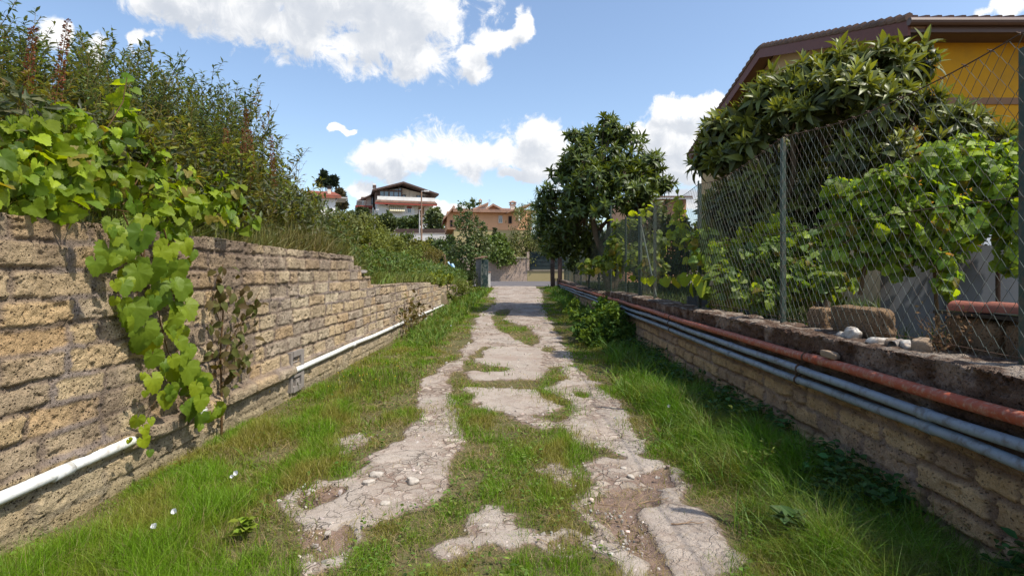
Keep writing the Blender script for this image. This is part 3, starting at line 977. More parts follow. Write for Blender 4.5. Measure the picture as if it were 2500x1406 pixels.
# ------------------------------------------------------------------ leaf templates
def ribbon(segs, wfun, bend, fold=0.25):
    """a leaf along +y (length 1): three vertices per ring, folded along the midrib and bent down"""
    v = []; f = []
    for i in range(segs + 1):
        s = i / segs
        w_ = wfun(s)
        a = bend * s
        y = math.sin(a) / bend if bend else s
        z = -(1 - math.cos(a)) / bend if bend else 0
        v += [[-w_, y, z + fold * w_], [0, y, z], [w_, y, z + fold * w_]]
        if i:
            b = 3 * i
            f += [[b - 3, b - 2, b + 1, b], [b - 2, b - 1, b + 2, b + 1]]
    return np.array(v), [np.array(f)]


def lance(k):
    return lambda s: max(0.004, k * math.sin(math.pi * min(1, s * .97 + .03) ** 0.75) ** 0.9)


L_LOQ = [ribbon(5, lance(.14), b, .35) for b in (0.35, 0.9, 1.5)]
L_SMALL = ribbon(2, lance(.17), 0.5, .3)
L_OVAL = ribbon(3, lance(.30), 0.6, .25)
L_DIAM = (np.array([[0, 0, 0], [-.32, .5, .10], [0, 1, 0], [.32, .5, .10]]), [np.array([[0, 3, 2, 1]])])


def grape_leaf(seed):
    r = np.random.default_rng(seed)
    out_ = []
    n = 36
    for i in range(n + 1):
        a = -math.pi * 0.93 + 2 * math.pi * .93 * i / n          # 0 = tip direction
        lob = 0.47 + 0.11 * math.cos(a) + 0.05 * math.cos(3 * a) + 0.022 * math.cos(5 * a) * (abs(a) < 2.2) + .07 * max(0, math.cos(a)) ** 8
        lob *= 1 + 0.055 * (1 if i % 2 else -1) + r.normal(0, .012)
        out_.append((math.sin(a) * lob, math.cos(a) * lob))
    v = [[0, 0, 0]]
    f = []
    fold, drop, curl = r.uniform(.05, .55), r.uniform(.15, .75), r.uniform(-.4, .4)
    for ring, k in ((0.5, .5), (1.0, 1.0)):
        for i, (x, y) in enumerate(out_):
            rr = math.hypot(x, y) * k
            a = math.atan2(x, y)
            z = -drop * rr * rr + fold * abs(math.sin(a)) * rr + curl * math.sin(a) * math.cos(a) * rr * rr + .018 * k * math.cos(a * 5) + .07 * rr * abs(math.sin(a))
            v.append([x * k, y * k + .0, z + r.normal(0, .008)])
    v = np.array(v)
    v[:, 1] += 0.42
    v[0] = [0, .40, 0]
    tri = []; quad = []
    for i in range(n):
        tri.append([0, 1 + i + 1, 1 + i])
        quad.append([1 + i, 1 + i + 1, 1 + n + 1 + i + 1, 1 + n + 1 + i])
    return v, [np.array(tri), np.array(quad)]


L_GRAPE = [grape_leaf(k) for k in range(8)]


def cols(base, n, v=0.2, hue=0.1):
    b = np.asarray(base, float)[None] * (1 + rng.normal(0, v, (n, 1)))
    b = b * (1 + rng.normal(0, hue, (n, 3)) * np.array([1.2, .4, .6]))
    return np.clip(b, .004, 1)


# ------------------------------------------------------------------ grass of the lane
def blades(X, Y, Z, H, W, lean, col, mbk, segs=2, ldir=None):
    n = len(X)
    az = rng.uniform(0, 2 * math.pi, n) if ldir is None else ldir + rng.normal(0, .8, n)
    dx, dy = np.cos(az), np.sin(az)
    sx, sy = -dy, dx
    tw = rng.uniform(0, 2 * math.pi, n)
    sx, sy = np.cos(tw), np.sin(tw)
    rows = []
    for k in range(segs + 1):
        s = k / segs
        bend = lean * s * s
        cz = H * s * (1 - .35 * np.clip(lean, 0, 1.4) * s)
        cx = X + dx * H * bend; cy = Y + dy * H * bend
        w_ = W * (1 - s ** 1.6)
        if k < segs:
            rows.append(np.stack([cx - sx * w_, cy - sy * w_, Z + cz], -1))
            rows.append(np.stack([cx + sx * w_, cy + sy * w_, Z + cz], -1))
        else:
            rows.append(np.stack([cx, cy, Z + cz], -1))
    P = np.stack(rows, 1)
    k = P.shape[1]
    base = (np.arange(n) * k)[:, None]
    quads = [base + np.array([2 * j, 2 * j + 1, 2 * j + 3, 2 * j + 2]) for j in range(segs - 1)]
    tri = base + np.array([2 * segs - 2, 2 * segs - 1, 2 * segs])
    shade = np.repeat(col[:, None], k, 1)
    fs = [tri] + ([np.vstack(quads)] if quads else [])
    mbk.add(P.reshape(-1, 3), fs, shade.reshape(-1, 3))


def lane_grass(n, ya, yb, wk):
    # density falls with distance, so sample uniformly in log distance
    Y = ya * (yb / ya) ** rng.random(n)
    X = rng.uniform(-2.88, 2.40, n)
    jx, jy = rng.normal(0, .055, n) * (1 + Y / 9), rng.normal(0, .075, n) * (1 + Y / 6)
    bare = bare_mask(X + jx, Y + jy)
    soil = inside(SOIL, X + jx, Y + jy, .07)
    patch = fbm(X * 2.4, Y * 1.6, 41, 4)
    fine = fbm(X * 9, Y * 7, 42, 3)
    sideL = sstep(-X, 1.45, 2.0)
    sideR = sstep(X, 1.25, 1.8)
    side = np.maximum(sideL, sideR)
    keep = np.where(bare | soil, rng.random(n) < np.where(soil, .06, .20) * (fine > .48), rng.random(n) < np.clip(.24 + 2.8 * (patch - .42) + .85 * side + 1.6 * (fine - .5), .10, 1))
    X, Y, bare, side, patch, sideR, fine = (a[keep] for a in (X, Y, bare, side, patch, sideR, fine))
    n = len(X)
    Z = path_z(X, Y) - .005
    H = (0.035 + 0.13 * np.clip((patch - .3) * 2.2, 0, 1)) * rng.uniform(.45, 1.5, n)
    H = H * (.62 + np.where(X < 0, .42, 1.2) * side) * (1 - .55 * sstep(-X, 2.45, 2.85)) * (1 + .5 * sstep(-X, .9, 1.4) * (1 - sstep(Y, 3.4, 4.4))) * np.where(bare, .45, 1) * (1 - .25 * sstep(Y, 6, 12))
    H = np.where(X > 1.7, H * 1.12, H)
    lean = np.abs(rng.normal(.55, .4, n)) + .25 * sideR
    base = np.where((patch > .5)[:, None], np.array([[0.150, 0.270, 0.012]]), np.array([[0.185, 0.255, 0.020]]))
    c = base * (1 + rng.normal(0, .22, (n, 1)))
    yel = sstep(fbm(X * 3.1, Y * 2.0, 51, 4), .46, .68)
    c = c * (1 - yel[:, None]) + np.array([[0.27, 0.25, 0.05]]) * yel[:, None]
    dry = rng.random(n) < np.where(bare, .45, .09 + .34 * (patch < .44))
    c[dry] = np.array([0.34, 0.27, 0.12]) * rng.uniform(.5, 1.15, (dry.sum(), 1))
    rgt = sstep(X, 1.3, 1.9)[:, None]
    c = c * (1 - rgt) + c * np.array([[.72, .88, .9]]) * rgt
    W = wk * Y * rng.uniform(.6, 1.3, n) * (1 + .25 * sideR)
    return X, Y, Z, H, W, lean, np.clip(c, .004, 1)


q = MB()
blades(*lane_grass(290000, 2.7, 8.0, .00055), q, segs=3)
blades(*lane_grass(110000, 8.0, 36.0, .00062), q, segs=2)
# dry clippings and straw lying flat
n = 30000
Y = 2.7 * (16 / 2.7) ** rng.random(n); X = rng.uniform(-2.4, 2.0, n)
k = (fbm(X * 4, Y * 3, 141, 3) > .44) & ~(bare_mask(X, Y) & ~inside(SOIL, X, Y, .1) & (rng.random(n) < .93))
X, Y = X[k], Y[k]; n = len(X)
blades(X, Y, path_z(X, Y) + .008, rng.uniform(.03, .09, n), .0005 * Y, rng.uniform(1.5, 3.0, n), cols((.33, .25, .12), n, .3, .05), q, segs=2)
# long arching tufts beside the right wall and along the left wall foot
for (n, xa, xb, ya, yb, h, cc) in ((5200, 1.30, 2.42, 2.6, 9, .33, (0.13, 0.205, 0.025)), (500, -2.9, -2.6, 2.6, 12, .11, (0.17, 0.19, 0.045)), (2200, -2.4, -1.4, 2.6, 10, .15, (0.15, 0.22, 0.02)),
                                   (2500, 1.6, 2.42, 9, 30, .38, (0.10, 0.19, 0.025)), (3000, -2.9, -1.75, 12, 34, .36, (0.13, 0.20, 0.03))):
    X = rng.uniform(xa, xb, n); Y = ya * (yb / ya) ** rng.random(n)
    k = fbm(X * 2, Y * 2, 66, 3) > .46
    X, Y = X[k], Y[k]; n = len(X)
    blades(X, Y, path_z(X, Y) - .01, h * rng.uniform(.5, 1.15, n), .0011 * Y * rng.uniform(.7, 1.2, n), np.abs(rng.normal(.8, .45, n)), cols(cc, n, .2, .12), q, segs=4)
stuff(q.build('grass', M['grass']), 'green grass growing over the lane and its verges', 'grass')

def clover():
    n = 15000
    Y = 2.7 * (14 / 2.7) ** rng.random(n); X = rng.uniform(-2.8, 1.8, n)
    k = (fbm(X * 2.2, Y * 1.5, 171, 4) > .55) & ~bare_mask(X, Y)
    X, Y = X[k], Y[k]; n = len(X)
    return X, Y, n


# low broad-leaved weeds on the right verge (uncountable ground cover)
q = MB()
n = 9000
Y = 2.7 * (20 / 2.7) ** rng.random(n); X = rng.uniform(1.75, 2.42, n)
k = (fbm(X * 3, Y * 1.3, 71, 3) > .50 - .10 * sstep(X, 1.9, 2.4))
X, Y = X[k], Y[k]; n = len(X)
zr = rng.uniform(.03, .26, n) * sstep(X, 1.6, 2.3)
d = unit(n); d[:, 2] = np.abs(d[:, 2]) * .4
nn = np.tile([0, 0, 1.0], (n, 1)) + rng.normal(0, .35, (n, 3))
q.scatter(L_OVAL, np.stack([X, Y, path_z(X, Y) + zr + .02], -1), frames(d, nn), rng.uniform(.035, .085, n), cols((0.055, 0.12, 0.035), n, .25))
X, Y, n = clover()
d = unit(n); d[:, 2] = np.abs(d[:, 2]) * .3
q.scatter(L_OVAL, np.stack([X, Y, path_z(X, Y) + rng.uniform(.02, .09, n)], -1), frames(d, np.tile([0, 0, 1.0], (n, 1)) + rng.normal(0, .3, (n, 3))), rng.uniform(.014, .032, n) * (1 + Y / 20), cols((0.13, 0.20, 0.035), n, .25))
stuff(q.build('ground_cover', M['weed']), 'low broad leaved weeds along the foot of the shaded wall', 'weeds')

# ------------------------------------------------------------------ plants
def stems_and_leaves(H, nst, leaf_n, leaf_len, lcol, seed, spread=.25, scol=(.9, .9, .5), branchy=True, tmpl=L_SMALL, up=.8, lvar=.2, start=.12):
    """one bushy plant: stems with side twigs and leaves pointing up; returns stem and leaf builders (base at the origin)"""
    r = np.random.default_rng(seed)
    st, lf = MB(), MB()
    segs = []
    for k in range(nst):
        a = r.uniform(0, 2 * math.pi); sp_ = spread * r.uniform(.2, 1)
        h = H * r.uniform(.72, 1.0)
        s = np.linspace(0, 1, 9)
        wx = np.cumsum(r.normal(0, .022, 9)) * H; wy = np.cumsum(r.normal(0, .022, 9)) * H
        pts = np.stack([math.cos(a) * sp_ * h * s ** 1.4 + wx * s, math.sin(a) * sp_ * h * s ** 1.4 + wy * s, h * s], -1)
        st.tube(pts, np.linspace(.0042, .0013, 9) * (1 + H * .35), 4, col=scol)
        segs.append((pts, 1.0))
        if branchy:
            for b in range(int(9 + 5 * H)):
                u = r.uniform(.22, .95)
                i = u * 8; i0 = int(i); p0 = pts[i0] + (pts[min(8, i0 + 1)] - pts[i0]) * (i - i0)
                aa = r.uniform(0, 2 * math.pi); L = H * r.uniform(.08, .24) * (1.15 - u * .75)
                dr = np.array([math.cos(aa) * .62, math.sin(aa) * .62, r.uniform(.55, 1.1)])
                tt = np.linspace(0, 1, 5)[:, None]
                bp = p0 + dr * L * tt + np.array([0, 0, .25 * L]) * tt ** 2
                st.tube(bp, np.linspace(.0022, .0009, 5), 3, col=scol)
                segs.append((bp, .45 * L / (.15 * H)))
    wgt = np.array([s_[1] for s_ in segs]); wgt /= wgt.sum()
    cnt = r.multinomial(leaf_n, wgt)
    P, D = [], []
    for (pts, _), c in zip(segs, cnt):
        if not c: continue
        lo = start if len(pts) == 9 else .05
        u = r.uniform(lo, 1, c) * (len(pts) - 1)
        i0 = np.minimum(u.astype(int), len(pts) - 2)
        P.append(pts[i0] + (pts[i0 + 1] - pts[i0]) * (u - i0)[:, None])
        ax = pts[i0 + 1] - pts[i0]; ax /= np.linalg.norm(ax, axis=1)[:, None]
        a = r.uniform(0, 2 * math.pi, c)
        dd = np.stack([np.cos(a), np.sin(a), np.zeros(c)], -1) * r.uniform(.6, 1.1, (c, 1)) + ax * up * r.uniform(.4, 1.2, (c, 1))
        D.append(dd)
    P = np.vstack(P); D = np.vstack(D); n = len(P)
    nn = np.tile([0, 0, 1.0], (n, 1)) + r.normal(0, .4, (n, 3))
    cc = np.asarray(lcol)[None] * (1 + r.normal(0, lvar, (n, 1))) * (1 + r.normal(0, .08, (n, 3)))
    lf.scatter(tmpl, P, frames(D, nn), leaf_len * r.uniform(.55, 1.25, n), np.clip(cc, .004, 1))
    return st, lf


def plant(name, label, cat, loc, st, lf, group=None, lm='weed'):
    t = thing(name, label, cat, loc, group)
    t['_w'] = [0, 0, 0]
    if st is not None: st.build('stem', M['stem'], t)
    lf.build('foliage', M[lm], t)
    t['_w'] = [float(a) for a in loc]
    return t


GR = 'tall weeds in the thicket above the tall tufa wall'
LBL = 'tall small leaved weed in the dense thicket above the tall tufa wall'
protos = []
specs = [(2.1, 5, 1800, .066, (0.125, 0.165, 0.075)), (2.0, 6, 2000, .060, (0.115, 0.160, 0.080)), (1.7, 6, 1700, .066, (0.145, 0.17, 0.055)),
         (2.2, 4, 1500, .068, (0.125, 0.155, 0.065)), (1.5, 7, 1500, .075, (0.19, 0.185, 0.048)), (1.35, 7, 1500, .090, (0.19, 0.225, 0.045)), (1.7, 8, 520, .07, (0.20, 0.14, 0.065))]
for k, s_ in enumerate(specs):
    st, lf = stems_and_leaves(s_[0], s_[1], s_[2], s_[3], s_[4], 100 + k, spread=.22)
    protos.append((s_[0], plant('tall_weed', LBL, 'weed', (0, 0, 0), st, lf, GR)))
used = set()


def put(k, x, y, rz, h, label=None, z=None):
    H, root = protos[k]
    s_ = h / H
    z = float(bank(np.array(x), np.array(y))) - .05 if z is None else z
    if k not in used:
        used.add(k)
        root.location = (x, y, z); root.rotation_euler = (0, 0, rz); root.scale = (s_,) * 3
        if label: root['label'] = label
        return root
    return copy_tree(root, (x, y, z), rz, s_, label)


# skyline of the thicket: rows of plants over the bank
rr = np.random.default_rng(21)
SKY = [(-260, .56), (0, .50), (120, .50), (230, .58), (330, .585), (430, .61), (520, .64), (560, .69), (590, .63), (640, .54), (700, .47), (745, .50), (765, .40), (785, .32), (830, .30), (870, .31), (930, .22), (1000, .15), (1050, .10)]
sx_, sy_ = zip(*SKY)
NP_ = 190
for i in range(NP_):
    px = -160 + 1190 * (i + rr.random()) / NP_
    row = i % 4
    X = -(3.35 + .55 * row + rr.uniform(-.15, .3)) - (0.6 if px < 150 else 0)
    Y = F * X / (px - CX)
    ratio = np.interp(px, sx_, sy_)
    zt = EYE + ratio * -X * rr.uniform(.74, 1.06)
    zb = float(bank(np.array(X), np.array(Y)))
    h = max(.6, zt - zb)
    if row == 0: h *= rr.uniform(.6, .9)
    if Y > 31: continue
    k = rr.integers(0, 4) if px < 620 else rr.integers(1, 6)
    if row == 0: k = 4 + rr.integers(0, 2)
    if i % 19 == 5: k = 6
    put(int(k), X, Y, rr.uniform(0, 6.3), h)

# second belt further up the bank, closing the thicket
for i in range(34):
    Y = 4.5 + 24 * (i / 33) ** 1.2
    X = -6.2 - rr.uniform(0, 1.8)
    put(int(rr.integers(0, 6)), X, Y, rr.uniform(0, 6.3), 1.9 * rr.uniform(.8, 1.1) * (1 - .4 * sstep(Y, 12, 26)))

# dock spikes, rust coloured
def dock(seed, H):
    r = np.random.default_rng(seed)
    st, lf = MB(), MB()
    s = np.linspace(0, 1, 12)
    pts = np.stack([.05 * H * np.sin(s * 2 + seed), .04 * H * s ** 2, H * s], -1)
    st.tube(pts, np.linspace(.006, .002, 12), 5, col=(.9, .55, .4))
    n = 380
    u = r.uniform(.58, 1, n)
    P = np.stack([np.interp(u, s, pts[:, j]) for j in range(3)], -1)
    rad = .035 * (1.15 - u) / .6 + .008
    a = r.uniform(0, 6.3, n)
    P[:, 0] += np.cos(a) * rad * r.random(n); P[:, 1] += np.sin(a) * rad * r.random(n)
    D = np.stack([np.cos(a), np.sin(a), r.uniform(-.3, .8, n)], -1)
    lf.scatter(L_DIAM, P, frames(D, unit(n)), r.uniform(.016, .028, n), cols((0.20, 0.078, 0.045), n, .3))
    n = 16
    u = r.uniform(.1, .5, n)
    P = np.stack([np.interp(u, s, pts[:, j]) for j in range(3)], -1)
    a = r.uniform(0, 6.3, n)
    lf.scatter(L_OVAL, P, frames(np.stack([np.cos(a), np.sin(a), .5 + 0 * a], -1), np.tile([0, 0, 1.], (n, 1))), r.uniform(.1, .2, n), cols((0.10, 0.13, 0.03), n, .2))
    return st, lf


DL = ['rust red dock spike, the tall one standing highest near the upper corner of the thicket', 'rust red dock spike at the thinning far end of the tall shrubs', 'slim rust red dock spike right beside the taller one over the lower shrubs',
      'rust red dock spike standing alone against the sky above the pale shrubs', 'short rust red dock spike half hidden left of its taller neighbour', 'rust red dock spike deep among the grey green shrubs']
for k, (px, ytop, X) in enumerate([(137, 40, -3.5), (577, 262, -3.4), (594, 316, -3.4), (660, 330, -3.35), (560, 312, -3.5), (85, 60, -3.6)]):
    Y = F * X / (px - CX)
    zt = EYE + (CY - ytop) * Y / F
    zb = float(bank(np.array(X), np.array(Y))) - .05
    st, lf = dock(300 + k, zt - zb)
    plant('dock_plant', DL[k], 'weed', (X, Y, zb), st, lf, 'rust red dock spikes')

# undergrowth of the bank: grasses and stalks
q = MB()
n = 60000
Y = 2.4 * (34 / 2.4) ** rng.random(n)
X = -3.02 - 4.5 * rng.random(n) ** 1.5
k = fbm(X * 1.5, Y * 1.2, 81, 3) > .30
X, Y = X[k], Y[k]; n = len(X)
zb = bank(X, Y)
far = sstep(Y, 9, 14)
H = (.22 + .45 * fbm(X * 1.1, Y * .8, 82, 3)) * rng.uniform(.5, 1.3, n) * (1 - .35 * far)
mixg = fbm(X * .9, Y * .6, 83, 3)[:, None]
c = cols((0.12, 0.16, 0.035), n, .25) * (mixg) * 1.3 + cols((0.22, 0.16, 0.07), n, .3) * (1 - mixg) * .85
c = c * (1 - far[:, None]) + (cols((0.15, 0.20, 0.045), n, .3) * (.35 + 1.2 * mixg) + .10 * (1 - mixg) * np.array([[1, .8, .35]])) * far[:, None]
blades(X, Y, zb - .04, H, .0010 * Y * rng.uniform(.6, 1.3, n), np.abs(rng.normal(.45, .35, n)), np.clip(c, .004, 1), q, segs=3)
n = 34000
Y = 2.4 * (34 / 2.4) ** rng.random(n); X = -3.05 - 3.6 * rng.random(n) ** 1.3
d = unit(n); d[:, 2] = np.abs(d[:, 2])
far = sstep(Y, 8, 13)[:, None]
c = cols((0.085, 0.095, 0.04), n, .3) * (1 - far) + cols((0.12, 0.175, 0.04), n, .25) * far
q.scatter(L_SMALL, np.stack([X, Y, bank(X, Y) + rng.uniform(0, 1.0, n) * (1 - .3 * far[:, 0])], -1), frames(d, unit(n)), rng.uniform(.05, .11, n) * (1 + .03 * Y), c)
stuff(q.build('undergrowth', M['grass']), 'tangle of grasses and stalks covering the bank above the tall tufa wall', 'undergrowth')


# ------------------------------------------------------------------ vines
def grape_mass(ell, n, Yf, size, c1, c2, facing, shell=.55, hang=.5):
    """leaves over a union of ellipsoids given as (px, py, rx, ry, depth offset)"""
    lf = MB()
    w_ = np.array([e[2] * e[3] for e in ell], float); w_ /= w_.sum()
    cnt = rng.multinomial(n, w_)
    for e, c in zip(ell, cnt):
        if not c: continue
        Y0 = Yf(e[0]) + e[4]
        C = at(e[0], e[1], Y0)
        rad = np.array([e[2] * Y0 / F, .5 * (e[2] + e[3]) * .6 * Y0 / F, e[3] * Y0 / F])
        u = unit(c)
        P = C + u * rad * (shell + (1 - shell) * rng.random((c, 1)) ** .5)
        nrm = np.asarray(facing)[None] * .7 + u * .7 + rng.normal(0, .45, (c, 3))
        d = np.stack([rng.normal(0, .6, c), rng.normal(0, .35, c), -np.abs(rng.normal(hang, .35, c))], -1)
        mixk = rng.random((c, 1)) ** 1.3
        cc = np.asarray(c1) * (1 - mixk) + np.asarray(c2) * mixk
        cc = cc * np.clip(1 + rng.normal(0, .30, (c, 1)), .35, 1.7)
        old = rng.random(c) < .05
        cc[old] = np.array([.24, .20, .04])
        which = rng.integers(0, 8, c)
        sz = size * rng.uniform(.45, 1.2, c)
        for k in range(8):
            m_ = which == k
            lf.scatter(L_GRAPE[k], P[m_], frames(d[m_], nrm[m_]), sz[m_], np.clip(cc[m_], .004, 1))
    return lf


VL1, VL2 = (0.27, 0.345, 0.020), (0.11, 0.195, 0.022)
t = thing('grapevine', 'large leaved grapevine spilling over the tall tufa wall with one long hanging shoot', 'vine', (WX + .1, 4, 0))
wallY = lambda px: F * (WX - .12) / (px - CX)
mass = [(40, 430, 90, 90, .0), (60, 330, 70, 60, .1), (150, 300, 75, 60, .1), (150, 420, 90, 80, 0), (240, 400, 70, 110, 0), (330, 340, 40, 60, .2), (300, 240, 30, 55, .3), (370, 380, 45, 50, .2),
        (330, 470, 90, 70, 0), (420, 500, 90, 55, 0), (500, 500, 70, 60, 0), (550, 470, 45, 65, .1), (570, 530, 60, 45, .1), (440, 440, 40, 40, .2), (390, 560, 70, 45, -.1), (120, 490, 80, 45, -.1), (-120, 420, 120, 120, 0)]
lf = grape_mass(mass, 1150, wallY, .112, VL1, VL2, (0.75, -.55, .45), shell=.35)
# leaves placed along the hanging shoot: (px, py, size in px)
shoot = [(262, 600, 92), (350, 560, 80), (330, 590, 70), (370, 640, 85), (420, 600, 70), (420, 650, 75), (335, 655, 80), (320, 740, 100), (400, 690, 60), (440, 690, 65), (350, 790, 95), (400, 715, 70), (440, 740, 70),
         (375, 830, 85), (420, 790, 60), (430, 770, 55), (450, 850, 60), (410, 885, 80), (365, 920, 60), (455, 890, 70), (475, 940, 90), (470, 900, 70), (405, 960, 60), (415, 940, 40), (460, 985, 70), (490, 970, 50),
         (525, 990, 55), (495, 1010, 50), (340, 1018, 45), (342, 1072, 42), (300, 690, 50), (430, 830, 45), (445, 590, 50), (390, 610, 60), (300, 620, 50), (440, 640, 50), (280, 560, 60)]
shoot = [(a, b, c * .80) for a, b, c in shoot] + [(a + random.gauss(0, 16), b + random.gauss(0, 24), c * random.uniform(.3, .6)) for a, b, c in shoot for _ in (0, 1)]
P, D, Nn, S_, Cc = [], [], [], [], []
for (px, py, s_) in shoot:
    Yw = F * (WX + .09 + random.uniform(-.02, .10)) / (px - CX)
    p = at(px, py - s_ * .3, Yw)
    P.append(p); D.append([random.gauss(.05, .25), random.gauss(0, .25), -1]); Nn.append([.8 + random.gauss(0, .2), -.55 + random.gauss(0, .2), .25 + random.gauss(0, .2)])
    S_.append(s_ * Yw / F * 1.05); k = random.random() ** 1.2; Cc.append(np.array(VL1) * (1 - k) + np.array(VL2) * k)
P, D, Nn, S_, Cc = map(np.array, (P, D, Nn, S_, Cc))
for k in range(8):
    m_ = np.arange(len(P)) % 8 == k
    lf.scatter(L_GRAPE[k], P[m_], frames(D[m_], Nn[m_]), S_[m_], Cc[m_])
lf.build('foliage', M['vine'], t, True)
q = MB()


def wline(pxs, off=.05, r0=.006, r1=.003):
    pts = np.array([at(a, b, F * (WX + off) / (a - CX)) for a, b in pxs])
    q.tube(pts, np.linspace(r0, r1, len(pts)), 6, col=(.6, .45, .3))


wline([(300, 520), (335, 600), (380, 690), (390, 780), (410, 860), (450, 930), (480, 990), (520, 1000)])
wline([(360, 540), (350, 640), (330, 740)]); wline([(400, 560), (425, 650), (430, 760), (440, 850), (410, 880)]); wline([(410, 880), (390, 960), (350, 1030), (342, 1060)], .05, .003, .0015)
wline([(-100, 460), (60, 450), (200, 500), (330, 520), (450, 530), (560, 520)], -.1); wline([(150, 450), (240, 350), (300, 250), (310, 190)], -.15); wline([(300, 500), (360, 400), (380, 350)], -.15)
q.build('stem', M['stem'], t)

# bronze-leaved climber further along
t = thing('climbing_plant', 'sparse bronze leaved climber growing up the tall tufa wall beside the vine shoot', 'plant', (WX + .1, 5.6, 0))
q = MB()
wl2 = [(541, 1075), (541, 960), (538, 860), (545, 760), (528, 690), (545, 645)]
q_ = q
wline(wl2, .05, .012, .004); wline([(538, 880), (580, 800), (620, 740), (640, 700)], .07, .006, .002); wline([(542, 800), (520, 740), (515, 690)], .06, .005, .002); wline([(540, 940), (580, 890), (600, 850)], .09, .005, .002)
q.build('stem', M['stem'], t)
lf = MB()
n = 120
e = [(540, 700, 26, 60), (560, 720, 34, 50), (590, 760, 40, 60), (560, 820, 45, 60), (590, 850, 34, 50), (545, 880, 36, 50), (600, 880, 28, 40), (555, 940, 26, 30), (535, 650, 28, 14), (630, 740, 16, 30), (512, 760, 14, 40)]
for (a, b, rx_, ry_) in e:
    c = int(n * rx_ * ry_ / 16000) + 3
    px = a + rx_ * np.clip(rng.normal(0, .5, c), -1, 1); py = b + ry_ * np.clip(rng.normal(0, .5, c), -1, 1)
    Yw = F * (WX + .06 + .14 * rng.random(c)) / (px - CX)
    P = np.stack([(px - CX) * Yw / F, Yw, EYE + (CY - py) * Yw / F], -1)
    d = np.stack([rng.normal(0, .5, c), rng.normal(0, .5, c), -np.abs(rng.normal(.7, .4, c))], -1)
    nn = np.array([.8, -.5, .4]) + rng.normal(0, .35, (c, 3))
    mixk = rng.random((c, 1))
    cc = np.array([.10, .12, .028]) * mixk + np.array([.10, .065, .028]) * (1 - mixk)
    lf.scatter(L_OVAL, P, frames(d, nn), rng.uniform(.06, .12, c), cc)
lf.build('foliage', M['weed'], t, True)

# dried climber near the far end of the pipe
t = thing('dry_climber', 'small dried climber hanging over the white pipe far along the tufa wall', 'plant', (WX + .1, 15.6, 0))
q = MB(); lf = MB()
for k in range(7):
    px = 985 + 8 * k
    wline([(px, 810), (px + random.uniform(-6, 6), 770), (px + random.uniform(-10, 10), 735)], .12, .006, .003)
q.build('stem', M['stem'], t)
n = 220
px = rng.normal(1010, 16, n); py = rng.normal(772, 24, n); Yw = F * (WX + .1 + .2 * rng.random(n)) / (px - CX)
lf.scatter(L_OVAL, np.stack([(px - CX) * Yw / F, Yw, EYE + (CY - py) * Yw / F], -1), frames(unit(n), unit(n)), rng.uniform(.07, .14, n), cols((.14, .11, .04), n, .3))
lf.build('foliage', M['weed'], t)


